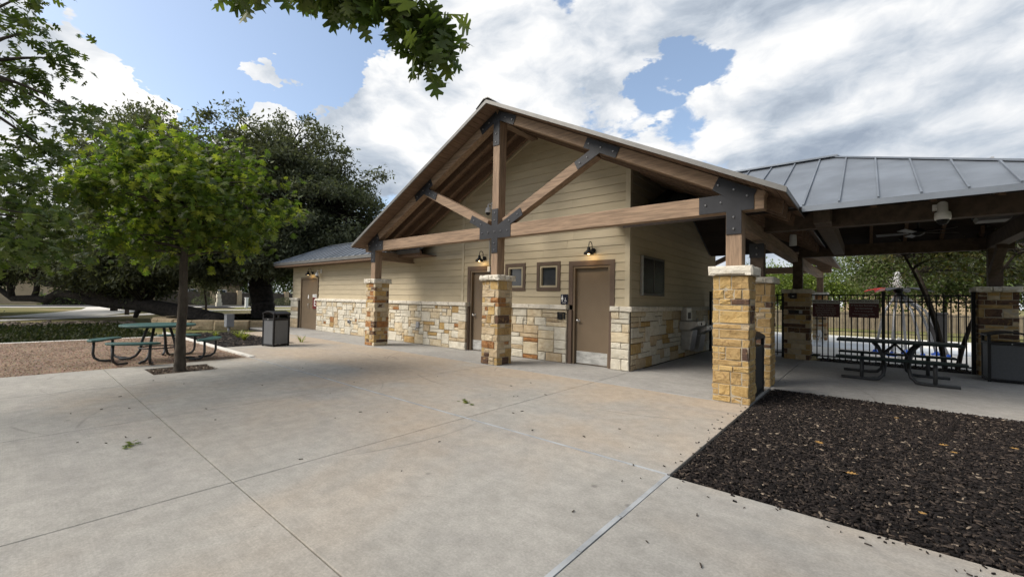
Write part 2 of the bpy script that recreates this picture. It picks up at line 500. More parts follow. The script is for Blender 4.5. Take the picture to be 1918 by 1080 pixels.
M_bark_pale = mat('pale_bark', (0.085, 0.07, 0.055), 0.95, 0.35, 8, bump=0.8, bscale=28, stretch=(1, 1, 0.35))
M_bark_dark = mat('dark_bark', (0.042, 0.034, 0.028), 0.95, 0.4, 6, bump=1.0, bscale=12)

def bez(p, q, sag, n=6):
    p, q = np.array(p, float), np.array(q, float); m = (p + q) / 2 + np.array(sag)
    return [tuple((1 - t) ** 2 * p + 2 * t * (1 - t) * m + t * t * q) for t in np.linspace(0, 1, n)]
def shell_points(c, r, n, fill=0.35, squash_bottom=1.0, lump=0.22, seed=0):
    g = np.random.default_rng(seed)
    d = g.normal(size=(n, 3)); d /= np.linalg.norm(d, axis=1)[:, None]
    rad = np.where(g.random(n) < fill, g.random(n) ** 0.5 * 0.85, 0.82 + 0.2 * g.random(n))
    ph = g.random((5, 3)) * 6
    b = sum(np.sin(d @ (g.normal(size=3) * 3) + ph[i, 0]) for i in range(5)) / 5
    rad = rad * (1 + lump * b)
    p = d * rad[:, None]
    p[:, 2] = np.where(p[:, 2] < 0, p[:, 2] * squash_bottom, p[:, 2])
    return np.array(c) + p * np.array(r), d
def crown(root, clumps, per, spread, size, tmpl, m, outw=None, flat=0.7, droop=0.35, seed=1):
    g = np.random.default_rng(seed)
    n = len(clumps)
    cnt = g.integers(int(per * 0.55), int(per * 1.45) + 1, n)
    idx = np.repeat(np.arange(n), cnt)
    sc = spread * (0.7 + 0.6 * g.random(n))
    off = g.normal(size=(len(idx), 3)) * sc[idx][:, None] * np.array([1, 1, flat])
    P = clumps[idx] + off
    ow = outw[idx] if outw is not None else None
    return leaf_mesh('crown', P, size, tmpl, m, root, droop, ow)
def twigs(root, name, skel, clumps, m, r0=0.03, r1=0.006, n=5, every=1, sag=0.15):
    """limbs from the nearest skeleton point to the clumps, joined into one part"""
    mb = MB(); S = np.array(skel)
    for c in clumps[::every]:
        dd = np.linalg.norm(S - c, axis=1) + 0.6 * np.maximum(0, S[:, 2] - c[2])
        p = S[np.argmin(dd)]
        pts = bez(p, c, (rnd.uniform(-sag, sag), rnd.uniform(-sag, sag), sag), n)
        mb.tube(pts, list(np.linspace(r0, r1, n)), 5, False)
    return mb.build(name, m, root, True)
# ------------------------------------------------------------------ ground
def sheet(name, poly, z, m, kind='structure', parent=None, thick=0.0):
    mb = MB()
    if thick: mb.prism([(x, y, z - thick) for x, y in poly], (0, 0, thick))
    else: mb.poly([(x, y, z) for x, y in poly], [tuple(range(len(poly)))])
    o = mb.build(name, m, parent)
    if kind and not parent: o['kind'] = kind
    return o
def grass_extra(t, v, c, b, oi):
    f = t.mr(t.noise(v, 0.12, 4), 0.42, 0.6)
    c = t.mix(f, c, (0.26, 0.22, 0.12))
    f2 = t.mr(t.noise(v, 30, 4), 0.4, 0.7, 0.75, 1.2)
    return t.vmath('MULTIPLY', c, f2)
M_grass = mat('park_grass', (0.17, 0.175, 0.068), 0.95, 0.3, 0.5, bump=0.6, bscale=50, extra=grass_extra, spec=0.05)
def conc_extra(t, v, c, b, oi, soil=True):
    # warm washed-on soil stain in broad drifts, grey traffic film, small dark spots, pale specks
    big = t.noise(v, 0.30, 4, 0.6, 0.4)
    sy = t.add('ShaderNodeSeparateXYZ'); t.l.new(v, sy.inputs[0])
    wash = t.math('ADD', t.math('MULTIPLY', sy.outputs[1], 0.16), t.math('MULTIPLY', t.math('SUBTRACT', big, 0.5), 3.2))
    if soil: c = t.mix(t.mr(wash, 0.25, 1.15, 0, 0.75), c, (0.372, 0.297, 0.22))
    # curved scuffs left by turning carts
    sc = None
    for cx, cy, rr in ((-9.5, 3.2, 2.9), (-7.2, 7.9, 2.6), (-10.2, 8.0, 3.1), (-6.0, 3.0, 2.55), (-8.1, 9.2, 3.7), (-3.2, 8.4, 3.3), (-5.0, 8.6, 3.9), (-7.4, 2.2, 2.2)):
        q = t.vmath('LENGTH', t.vmath('SUBTRACT', t.vmath('MULTIPLY', v, (1, 1, 0)), (cx, cy, 0)))
        m_ = t.mr(t.math('ABSOLUTE', t.math('SUBTRACT', q, rr)), 0.022, 0.006)
        sc = m_ if sc is None else t.math('MAXIMUM', sc, m_)
    gate2 = t.mr(t.noise(v, 0.7, 3, 0.6), 0.48, 0.62)
    c = t.mix(t.math('MULTIPLY', t.math('MULTIPLY', sc, gate2), 0.38), c, (0.10, 0.09, 0.085))
    film = t.noise(t.vmath('MULTIPLY', v, (0.35, 1.4, 1)), 0.8, 7, 0.68, 0.6)
    c = t.mix(t.mr(film, 0.50, 0.74, 0, 0.5), c, (0.25, 0.24, 0.232))
    mott = t.noise(v, 7, 6, 0.75)
    c = t.vmath('MULTIPLY', c, t.mr(mott, 0.3, 0.7, 0.86, 1.1))
    fine = t.noise(v, 60, 4, 0.7)
    c = t.vmath('MULTIPLY', c, t.mr(fine, 0.3, 0.7, 0.86, 1.1))
    sp = t.add('ShaderNodeTexVoronoi'); t.l.new(v, sp.inputs['Vector']); sp.inputs['Scale'].default_value = 2.6
    gate = t.noise(v, 0.9, 3)
    dot = t.math('MULTIPLY', t.mr(sp.outputs['Distance'], 0.10, 0.03, 0, 1), t.mr(gate, 0.52, 0.62))
    c = t.mix(t.math('MULTIPLY', dot, 0.6), c, (0.10, 0.095, 0.09))
    sp2 = t.add('ShaderNodeTexVoronoi'); t.l.new(v, sp2.inputs['Vector']); sp2.inputs['Scale'].default_value = 9.0
    c = t.mix(t.math('MULTIPLY', t.mr(sp2.outputs['Distance'], 0.085, 0.03, 0, 1), t.mr(t.noise(v, 1.7, 3), 0.5, 0.6, 0, 0.55)), c, (0.12, 0.115, 0.108))
    broom = t.noise(t.vmath('MULTIPLY', v, (2.0, 140, 1)), 1.0, 3, 0.6)
    c = t.vmath('MULTIPLY', c, t.mr(broom, 0.3, 0.7, 0.955, 1.03))
    blot = t.noise(v, 2.4, 7, 0.72, 0.8)
    c = t.mix(t.mr(blot, 0.58, 0.72, 0, 0.32), c, (0.185, 0.18, 0.178))
    return c
M_conc = mat('plaza_concrete', (0.325, 0.313, 0.288), 0.82, 0.08, 1.3, bump=0.12, bscale=90, extra=conc_extra, spec=0.3)
M_conc2 = mat('porch_concrete', (0.32, 0.312, 0.298), 0.8, 0.1, 1.1, bump=0.1, bscale=90, extra=lambda *q: conc_extra(*q, soil=False))
M_conc3 = mat('pale_concrete', (0.60, 0.58, 0.54), 0.85, 0.08, 2, bump=0.1, bscale=60)
M_caulk = mat('joint_sealant', (0.36, 0.38, 0.40), 0.7, 0.22, 3, bump=0.2, bscale=30)
M_joint = mat('open_joint', (0.06, 0.055, 0.05), 0.95, 0.2, 9)
def gravel_extra(t, v, c, b, oi):
    vo = t.add('ShaderNodeTexVoronoi'); t.l.new(v, vo.inputs['Vector']); vo.inputs['Scale'].default_value = 55
    return t.mix(0.55, c, t.vmath('MULTIPLY', c, t.vmath('ADD', vo.outputs['Color'], (0.45, 0.45, 0.45))))
M_gravel = mat('decomposed_granite', (0.245, 0.172, 0.122), 0.95, 0.22, 1.2, bump=0.9, bscale=75, extra=gravel_extra)
M_mulch = mat('dark_mulch', (0.014, 0.011, 0.010), 0.95, 0.5, 30, bump=1.0, bscale=60)
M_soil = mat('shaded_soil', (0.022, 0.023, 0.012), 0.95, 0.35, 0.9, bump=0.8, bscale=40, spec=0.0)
M_asph = mat('asphalt', (0.055, 0.055, 0.057), 0.9, 0.15, 3, bump=0.2)

sheet('ground', [(-900, -900), (900, -900), (900, 900), (-900, 900)], -0.13, M_grass)
# plaza: each poured slab between its joints is a piece of its own
plaza = MB().box((-11.0, -6.0, -0.12), (-1.28, 6.84, -0.03)).box((-1.28, -6, -0.12), (9, 3.6, -0.03)).build('plaza', M_joint)
plaza['kind'] = 'structure'; ORG[plaza.name] = Vector((0, 0, 0))
HOLE = (-10.52, 1.66, -9.66, 2.66)
def slab(x0, y0, x1, y1, m=M_conc, g=0.004, parent=None, zt=0.0):
    o = MB().box((x0 + g, y0 + g, zt - 0.10), (x1 - g, y1 - g, zt)).build('concrete_slab', m, parent or plaza, bevel=0.004, seg=1)
    return o
xs = [-11.0, -8.85, -6.32, -3.76, -1.28]
ys = [-6.0, -3.8, -1.32, 1.15, 3.62, 6.84]
for i in range(4):
    for j in range(5):
        x0, x1, y0, y1 = xs[i], xs[i + 1], ys[j], ys[j + 1]
        if i == 0 and y0 < 2 < y1:                      # the slab with the tree pit: four strips round it
            hx0, hy0, hx1, hy1 = HOLE
            mb = MB()
            for b in ((x0 + .004, y0 + .004, x1 - .004, hy0), (x0 + .004, hy1, x1 - .004, y1 - .004), (x0 + .004, hy0, hx0, hy1), (hx1, hy0, x1 - .004, hy1)):
                mb.box((b[0], b[1], -0.10), (b[2], b[3], 0))
            mb.build('concrete_slab', M_conc, plaza)
            continue
        slab(x0, y0, x1 - (0.012 if i == 3 and j < 4 else 0), y1 - (0.008 if j in (3,) else 0))
for x0, x1 in ((-1.28, 1.2), (1.2, 3.7), (3.7, 6.2), (6.2, 8.7)):
    for y0, y1 in ((-6, -3.8), (-3.8, -1.32), (-1.32, 1.15), (1.15, 3.60)):
        slab(x0 + (0.012 if x0 < 0 else 0), y0, x1, y1)
# sealed joints
mb = MB(); x = -10.99
while x < -1.3:
    d = rnd.uniform(-.004, .004); x2 = min(x + rnd.uniform(.3, .9), -1.29)
    mb.box((x, 3.603 + d, -0.05), (x2, 3.632 + d, 0.0035)); x = x2 + rnd.choice((0.0, 0.0, .012))
mb.build('joint_sealant', M_caulk, plaza)
mb = MB(); y = -5.9
while y < 3.58:
    d = rnd.uniform(-.003, .003); y2 = min(y + rnd.uniform(.3, .8), 3.6)
    mb.box((-1.300 + d, y, -0.05), (-1.266 + d, y2, 0.004)); y = y2 + rnd.choice((0, 0.006))
mb.build('joint_sealant', M_caulk, plaza)
MB().box((-19.0, 6.83, -0.05), (-1.7, 6.85, 0.003)).build('joint_sealant', M_caulk, plaza)
# porch and walks
walk = MB().box((-21.5, 6.86, -0.12), (3.19, 13.655, -0.035)).box((-3.755, 13.665, -0.12), (-1.305, 16.195, -0.035)).build('porch_floor', M_joint); walk['kind'] = 'structure'; ORG[walk.name] = Vector((0, 0, 0))
px = [-21.0, -18.6, -16.2, -13.8, -11.0, -8.85, -6.32, -3.76]
for a, b in zip(px[:-1], px[1:]): slab(a, 6.86, b, 9.0, M_conc2, parent=walk)
slab(-3.76, 6.86, -1.30, 8.56, M_conc2, parent=walk); slab(-3.76, 8.56, -1.30, 11.1, M_conc2, parent=walk)
slab(-1.30, 8.56, 3.2, 11.1, M_conc2, parent=walk); slab(-3.76, 11.1, -1.30, 13.66, M_conc2, parent=walk); slab(-1.30, 11.1, 3.2, 13.66, M_conc2, parent=walk)
slab(-3.76, 13.66, -1.30, 16.2, M_conc2, parent=walk)
pw = MB().box((-18.4, 5.72, -0.12), (-11.0, 6.84, -0.03)).box((-13.45, 3.66, -0.12), (-11.0, 5.72, -0.03)).build('west_walk', M_joint)
pw['kind'] = 'structure'; ORG[pw.name] = Vector((0, 0, 0))
for a, b in ((-18.4, -16.2), (-16.2, -13.7)): slab(a, 5.72, b, 6.83, M_conc, parent=pw)
slab(-13.45, 3.72, -11.0, 5.72, M_conc, parent=pw); slab(-13.7, 5.72, -11.0, 6.83, M_conc, parent=pw)
curb = MB().box((-19.8, 3.60, -0.12), (-11.0, 3.74, 0.02)).build('gravel_kerb', M_conc3, bevel=0.01); curb['kind'] = 'structure'
curb2 = MB().box((-18.35, -8, -0.12), (-18.18, 3.6, -0.01)).build('gravel_kerb', M_conc3, bevel=0.01); curb2['kind'] = 'structure'
o = sheet('gravel_bed', [(-18.18, -9), (-11.0, -9), (-11.0, 3.6), (-18.18, 3.6)], -0.018, M_gravel)
# mulch beds, slightly heaped
def bed(name, x0, y0, x1, y1, z, amp, n=46):
    gx = np.linspace(x0, x1, n); gy = np.linspace(y0, y1, n)
    V = []; F = []
    for i, yy in enumerate(gy):
        for j, xx in enumerate(gx):
            e = min(1, min(xx - x0, x1 - xx, yy - y0, y1 - yy) / 0.35)
            V.append((xx, yy, z - 0.05 * (1 - e) + amp * e * (0.5 + 0.5 * math.sin(xx * 2.3 + yy * 1.7) * math.cos(yy * 2.9 - xx)) + rnd.uniform(-.006, .006)))
    for i in range(n - 1):
        for j in range(n - 1):
            a = i * n + j; F.append((a, a + 1, a + n + 1, a + n))
    o = raw(name, V, F, M_mulch); o['kind'] = 'structure'
    return o
bed('mulch_bed', -1.262, 3.61, 8.7, 8.555, -0.05, 0.022, 60)
bed('mulch_bed', -19.6, 3.75, -13.46, 5.71, -0.04, 0.03)
bed('mulch_bed', -1.1, 13.67, 9, 14.9, -0.06, 0.03)
bed('tree_pit', HOLE[0], HOLE[1], HOLE[2], HOLE[3], -0.045, 0.02, 14)
def chip_mat(name, cs):
    m = bpy.data.materials.new(name); m.use_nodes = True; t = NT(m.node_tree)
    o = t.add('ShaderNodeOutputMaterial'); b = t.add('ShaderNodeBsdfPrincipled'); t.l.new(b.outputs[0], o.inputs[0])
    g = t.add('ShaderNodeNewGeometry')
    t.l.new(t.ramp(g.outputs['Random Per Island'], cs), b.inputs['Base Color']); b.inputs['Roughness'].default_value = 0.85; b.inputs['Specular IOR Level'].default_value = 0.2
    return m
M_chip = chip_mat('mulch_chip', [(0, (0.006, 0.005, 0.005)), (0.5, (0.014, 0.011, 0.0102)), (0.82, (0.032, 0.025, 0.022)), (0.97, (0.075, 0.057, 0.045)), (1, (0.26, 0.21, 0.16))])
M_chipb = chip_mat('pit_chip', [(0, (0.03, 0.023, 0.018)), (0.6, (0.065, 0.046, 0.034)), (0.9, (0.11, 0.08, 0.06)), (1, (0.3, 0.25, 0.2))])
M_gravelchip = chip_mat('granite_grit', [(0, (0.15, 0.098, 0.068)), (0.6, (0.24, 0.165, 0.115)), (0.9, (0.36, 0.25, 0.18)), (1, (0.45, 0.38, 0.3))])
def chips(name, n, x0, y0, x1, y1, z, L, m, keep=None):
    P = np.column_stack([x0 + (x1 - x0) * nrg.random(n), y0 + (y1 - y0) * nrg.random(n), z + nrg.random(n) * (0.035 if z < 0 else 0.001)])
    if keep is not None: P = P[keep(P)]; n = len(P)
    l = L * (0.45 + nrg.random(n)); wd = l * (0.18 + 0.25 * nrg.random(n)); h = 0.004 + 0.006 * nrg.random(n)
    a = nrg.random(n) * 6.283; til = nrg.normal(size=(n, 2)) * (0.2 if z < 0 else 0.03)
    base = np.array([(-1, -.7, 0), (1, -1, 0), (.8, 1, 0), (-.9, .8, 0), (-.9, -.5, 1), (.9, -.8, 1), (.7, .9, 1), (-.8, .6, 1)], float)
    V = base[None] * np.stack([l / 2, wd / 2, h], 1)[:, None, :]
    V[:, :, 2] += V[:, :, 0] * til[:, 0:1] + V[:, :, 1] * til[:, 1:2]
    c, s = np.cos(a)[:, None], np.sin(a)[:, None]
    V = np.stack([V[:, :, 0] * c - V[:, :, 1] * s, V[:, :, 0] * s + V[:, :, 1] * c, V[:, :, 2]], 2) + P[:, None, :]
    F = np.array([(4, 5, 6, 7), (0, 1, 5, 4), (1, 2, 6, 5), (2, 3, 7, 6), (3, 0, 4, 7)])
    FF = (F[None] + (np.arange(n) * 8)[:, None, None]).reshape(-1, 4)
    me = bpy.data.meshes.new(name); V = V.reshape(-1, 3)
    me.vertices.add(len(V)); me.vertices.foreach_set('co', V.astype(np.float32).ravel())
    me.loops.add(FF.size); me.loops.foreach_set('vertex_index', FF.astype(np.int32).ravel())
    me.polygons.add(len(FF)); me.polygons.foreach_set('loop_start', (np.arange(len(FF)) * 4).astype(np.int32))
    me.polygons.foreach_set('loop_total', np.full(len(FF), 4, np.int32)); me.update(calc_edges=True)
    me.materials.append(m); o = bpy.data.objects.new(name, me); link(o); o['kind'] = 'stuff'
    return o
chips('mulch_chips', 74000, -1.25, 3.63, 3.2, 8.54, -0.035, 0.036, M_chip)
chips('mulch_chips', 70, -1.46, 3.5, -1.27, 7.0, 0.002, 0.026, M_chip, lambda P: nrg.random(len(P)) < np.clip(1.2 + (P[:, 0] + 1.27) * 7, 0, 1))
chips('mulch_chips', 150, -1.2, 3.36, 3.2, 3.6, 0.002, 0.026, M_chip, lambda P: nrg.random(len(P)) < np.clip(1.1 + (P[:, 1] - 3.6) * 6, 0, 1))
chips('mulch_chips', 2600, -19.3, 3.8, -13.5, 5.68, -0.03, 0.07, M_chip)
chips('mulch_chips', 1500, HOLE[0] + .02, HOLE[1] + .02, HOLE[2] - .02, HOLE[3] - .02, -0.045, 0.05, M_chipb)
chips('gravel', 16000, -18.1, -3.5, -11.02, 3.58, -0.034, 0.028, M_gravelchip)
chips('mulch_chips', 1800, -1.0, 13.8, 4, 14.85, -0.05, 0.07, M_chip)

# ------------------------------------------------------------------ the restroom building
XC, HALF, ZE, ZP = -6.43, 5.6, 3.02, 5.85
SL = (ZP - ZE) / HALF
def roof_z(x): return ZP - SL * abs(x - XC)
YR0, YR1, YT = 6.62, 22.6, 7.0
YF, YS = 8.42, 8.335
XR = -3.86
B = thing('restroom_building', 'tan lap-sided restroom building with stone base under a big timber gable', 'building', (XC, YF, 0))
# core walls behind the cladding
mb = MB()
mb.prism([(XR - .05, YF + .2, 0), (XR - .05, YF + .2, roof_z(XR) - .16), (XC, YF + .2, ZP - .2), (-9.0, YF + .2, roof_z(-9.0) - .16), (-9.0, YF + .2, 0)], (0, 6.25, 0))
mb.box((-20.38, YF + .22, 0), (-9.01, 11.0, 2.85))
mb.build('wall', M_mortar_dark, B)

SIDW = []
def cladding(o, U, N, u0, u1, z0, z1, holes, clips=(), h=0.19, phase=0.0, name='siding_plank'):
    """lapped planks; each board (cut at openings) is one object"""
    o, U, N = Vector(o), Vector(U), Vector(N); Zv = Vector((0, 0, 1))
    z = z0 - phase
    while z < z1:
        za, zb = max(z, z0), min(z + h, z1)
        lv = sorted({za, zb} | {q for hl in holes for q in hl[2:] if za + .012 < q < zb - .012})
        for ya, yb in zip(lv[:-1], lv[1:]):
            spans = [(u0, u1)]
            for (a, b, cc, d) in holes:
                if yb > cc + .006 and ya < d - .006:
                    ns = []
                    for (s, e) in spans:
                        if b <= s or a >= e: ns.append((s, e)); continue
                        if a > s: ns.append((s, a))
                        if b < e: ns.append((b, e))
                    spans = ns
            cutspans = []
            for s, e in spans:
                while e - s > 3.9:
                    k = s + rnd.uniform(2.4, 3.7); cutspans.append((s, k - .002)); s = k + .002
                cutspans.append((s, e))
            for s, e in cutspans:
                yt = yb - .005 if yb == zb else yb
                poly = [(s, ya), (e, ya), (e, yt), (s, yt)]
                for cl in clips: poly = clip(poly, *cl) if len(poly) > 2 else poly
                if len(poly) < 3 or e - s < .02: continue
                f = [o + U * u + Zv * zz + N * (0.014 * (1 - (zz - z) / h) + .003) for u, zz in poly]
                b_ = [o + U * u + Zv * zz - N * 0.014 for u, zz in poly]
                n = len(f)
                fs = [tuple(range(n)), tuple(range(2 * n - 1, n - 1, -1))] + [(i, i + n, (i + 1) % n + n, (i + 1) % n) for i in range(n)]
                raw(name, f + b_, fs, M_siding, B)
        z += h
WIN = [(-6.29, -5.59, 1.68, 2.39), (-7.33, -6.65, 1.68, 2.39)]
DOOR = [(-5.35, -4.18, 0, 2.37), (-8.76, -7.58, 0, 2.37)]
gcl = [(SL, 1, ZP - .16 + SL * XC), (-SL, 1, ZP - .16 - SL * XC)]
cladding((0, YF, 0), (1, 0, 0), (0, -1, 0), -8.92, XR - .09, 1.352, 5.75, WIN + DOOR, gcl)
FD = (-19.62, -17.93, 0, 2.27)
cladding((0, YF + .03, 0), (1, 0, 0), (0, -1, 0), -20.42, -9.01, 1.352, 2.86, [FD])
cladding((0, YF + .03, 0), (1, 0, 0), (0, -1, 0), -10.9, -9.01, 2.86, 4.6, [], [(-SL, 1, ZP - .16 - SL * XC)])
cladding((XR, 0, 0), (0, 1, 0), (1, 0, 0), YF + .09, 14.9, 1.352, roof_z(XR) - .15, [])
# corner boards and frieze
for a, b in (((XR - .09, YF - .022, 1.352), (XR + .022, YF + .09, roof_z(XR) - .2)), ((-9.01, YF - .024, 1.352), (-8.92, YF + .03, roof_z(-9) - .2)),
             ((-20.47, YF - .0, 1.352), (-20.42, YF + .1, 2.85)), ((XR - .02, 14.9, 1.352), (XR + .022, 14.98, 4.3))):
    MB().box(a, b).build('corner_board', M_trimtan, B, bevel=.004)
# rake frieze boards under the roof at the gable wall
for sx in (-1, 1):
    xe = XR - .09 if sx > 0 else -8.92
    p = [(XC, ZP - .165), (xe, roof_z(xe) - .165), (xe, roof_z(xe) - .285), (XC, ZP - .285)]
    MB().prism([(x, YF - .03, z) for x, z in p], (0, .028, 0)).build('frieze_board', M_trimtan, B)
# stone base: cap course, jamb piers and broken-course walling, each stone its own piece
WW = dict(white=60, cream=24, tan=9, gold=3, rust=3, ochre=2)
WC = dict(white=46, cream=34, tan=11, gold=3, rust=3, ochre=3)
WM = dict(white=44, cream=32, tan=17, ochre=5, rust=2)
MB().box((-17.86, YS + .02, 0), (-8.72, YF + .1, 1.25)).build('backing_wall', M_mortar_dark, B)
MB().box((-7.6, YS + .02, 0), (-5.34, YF + .1, 1.25)).build('backing_wall', M_mortar_dark, B)
MB().box((-4.2, YS + .02, 0), (XR + .06, YF + .1, 1.25)).build('backing_wall', M_mortar_dark, B)
MB().box((XR - .1, YF + .1, 0), (XR + .06, 14.9, 1.25)).build('backing_wall', M_mortar_dark, B)
MB().box((-20.44, YS + .02, 0), (-19.68, YF + .12, 1.25)).build('backing_wall', M_mortar_dark, B)
def capstones(p0, p1, N, dep=.15, z0=1.245, z1=1.352, lens=(.45, .85)):
    p0, p1 = Vector(p0), Vector(p1); L = (p1 - p0).length; U = (p1 - p0) / L; s = 0
    while s < L - .01:
        e = s + rnd.uniform(*lens)
        if L - e < .25: e = L
        stone('cap_stone', p0, U, N, s + .003, e - .003, z0, z1, dep, M_cap, B, .006, .012)
        s = e
Fy = (0, -1, 0)
def wallstones(x0, x1, wts, y=YS, H=1.245, **k):
    ashlar(B, (x0, y, 0), (1, 0, 0), Fy, x1 - x0, H, wts, **k)
wallstones(-17.88, -13.2, WW); wallstones(-13.19, -9.0, WC)
wallstones(-7.58, -5.36, WM, cell=(.118, .104))
for x0, x1 in ((-9.0, -8.7),):                            # pier beside the left restroom door
    for a, b in ((0, .22), (.22, .33), (.33, .58), (.58, .80), (.80, 1.02), (1.02, 1.12), (1.12, 1.245)):
        stone('stone', (x0, YS - .05, 0), (1, 0, 0), Fy, .004, x1 - x0, a + .005, b - .005, .14, ST[pick(WW)], B)
for a, b, c in ((0, .24, .58), (.24, .45, 1), (.45, .58, .55), (.58, .80, 1), (.80, .98, .6), (.98, 1.08, 1), (1.08, 1.245, .45)):
    for s, e in (((0, c), (c, 1)) if c < 1 else ((0, 1),)):
        stone('stone', (-4.22, YS - .02, 0), (1, 0, 0), Fy, s * .42 + .004, e * .42 - .004, a + .005, b - .005, .1, ST[pick(dict(white=5, cream=2))], B)
for a, b, c in ((0, .2, 1), (.2, .42, 1), (.42, .55, .5), (.55, .75, 1), (.75, .93, 1), (.93, 1.245, .6)):
    stone('stone', (-20.46, YS, 0), (1, 0, 0), Fy, .004, .76, a + .005, b - .005, .1, ST[pick(WW)], B)
ashlar(B, (XR + .08, YS + .06, 0), (0, 1, 0), (1, 0, 0), 3.4, 1.245, WM, cell=(.125, .118))
ashlar(B, (XR + .08, YS + 3.46, 0), (0, 1, 0), (1, 0, 0), 3.1, 1.245, WM, cell=(.16, .15), maxw=4)
capstones((-17.95, YS - .045, 0), (-8.98, YS - .045, 0), Fy); capstones((-8.99, YS - .085, 0), (-8.67, YS - .085, 0), Fy, .2, lens=(.4, .5))
capstones((-7.6, YS - .045, 0), (-5.34, YS - .045, 0), Fy); capstones((-4.24, YS - .06, 0), (XR + .11, YS - .06, 0), Fy, .17, lens=(.2, .32))
capstones((-20.5, YS - .045, 0), (-19.64, YS - .045, 0), Fy)
capstones((XR + .125, YS - .06, 0), (XR + .125, 14.9, 0), (1, 0, 0))
# doors
M_slatey = mat('hinge_metal', (0.12, 0.10, 0.085), 0.4, 0.1, 8, metal=0.4)
def door(x0, x1, zt, y, lit=True):
    M = M_brown; t = .115
    MB().box((x0, y - .028, 1.352), (x0 + t, y + .02, zt - t)).box((x1 - t, y - .028, 1.352), (x1, y + .02, zt - t)).box((x0, y - .030, zt - t), (x1, y + .02, zt)).build('door_trim', M, B, bevel=.004)
    i0, i1 = x0 + t, x1 - t
    fr = MB().box((i0 - .002, y - .012, 0), (i0 + .05, y + .14, zt - t - .002)).box((i1 - .05, y - .012, 0), (i1 + .002, y + .14, zt - t - .002)).box((i0 + .05, y - .0118, zt - t - .055), (i1 - .05, y + .14, zt - t - .0022)).build('door_frame', M_door, B, bevel=.003)
    MB().box((x0 + .02, y - .06, 0), (i0 - .004, y + .1, 1.243)).build('jamb', M_brown, B); MB().box((i1 + .004, y - .06, 0), (x1 - .02, y + .1, 1.243)).build('jamb', M_brown, B)
    leaf = MB().box((i0 + .054, y + .06, .012), (i1 - .054, y + .105, zt - t - .06)).build('door', M_door, B, bevel=.003)
    MB().box((i0 + .075, y + .053, .03), (i1 - .075, y + .0595, .30)).build('kick_plate', M_kick, leaf)
    for hz in (.25, 1.05, 1.9): MB().box((i1 - .062, y + .045, hz), (i1 - .046, y + .0585, hz + .11)).build('hinge', M_slatey, leaf)
    hx = i0 + .125
    MB().lathe((hx, y + .0595, 1.0), [(.036, 0), (.036, -.012), (.016, -.016), (.014, -.05), (.03, -.055), (.034, -.075), (.02, -.088)], 14, 'y').tube([(hx, y + .0, 1.0), (hx + .055, y - .004, .985)], .012, 8).build('handle', M_steel, leaf, True)
    return leaf
door(*DOOR[0][:2], 2.37, YF); door(*DOOR[1][:2], 2.37, YF)
# far service door with hazard notice
x0, x1 = -19.6, -17.95
MB().box((x0, YF - .02, 0), (x0 + .07, YF + .1, 2.19)).box((x1 - .07, YF - .02, 0), (x1, YF + .1, 2.19)).box((x0, YF - .022, 2.19), (x1, YF + .1, 2.27)).build('door_frame', M_door, B, bevel=.003)
leaf = MB().box((x0 + .074, YF + .02, .01), (x1 - .074, YF + .065, 2.186)).build('service_door', M_door, B, bevel=.003)
MB().poly([(-18.93 + .1 * a, YF + .017, 1.31 + .16 * b) for a, b in ((0, .3), (.45, 0), (.9, .45), (1, .9), (.5, 1.3), (.25, .9))], [(0, 1, 2, 3, 4, 5)]).build('sticker', M_white, leaf)
MB().tube([(-18.78, YF + .02, 1.12), (-18.78, YF - .03, 1.1), (-18.78, YF - .03, .92), (-18.78, YF + .02, .9)], .012, 8).build('pull_handle', M_steel, leaf, True)
M_red = mat('sign_red', (0.13, 0.022, 0.022), 0.5, 0.05, 5)
MB().box((-18.42, YF - .004, 1.40), (-17.98, YF + .0185, 1.52)).build('notice', M_white, leaf)
MB().box((-18.42, YF - .002, .90), (-17.98, YF + .0184, 1.38)).build('red_notice', M_red, leaf)
text('notice_text', 'NOTICE', .085, (-18.2, YF - .006, 1.46), leaf, M_black)
text('notice_letter', 'E', .40, (-18.2, YF - .004, 1.14), leaf, M_white)
# windows
for (a, b, c, d) in WIN:
    t = .085
    wf = MB().box((a, YF - .03, c), (a + t, YF + .02, d)).box((b - t, YF - .03, c), (b, YF + .02, d)).box((a + t, YF - .0302, d - t), (b - t, YF + .02, d)).box((a + t, YF - .0302, c), (b - t, YF + .02, c + t)).build('window_trim', M_brown, B, bevel=.004)
    i = .05; A, Bx, Cz, Dz = a + t, b - t, c + t, d - t
    MB().box((A, YF - .012, Cz), (A + i, YF + .1, Dz)).box((Bx - i, YF - .012, Cz), (Bx, YF + .1, Dz)).box((A + i, YF - .0122, Dz - i), (Bx - i, YF + .1, Dz)).box((A + i, YF - .0122, Cz), (Bx - i, YF + .1, Cz + i)).build('sash', M_vinyl, wf)
    MB().box((A + i, YF + .05, Cz + i), (Bx - i, YF + .06, Dz - i)).build('pane', M_glass, wf)
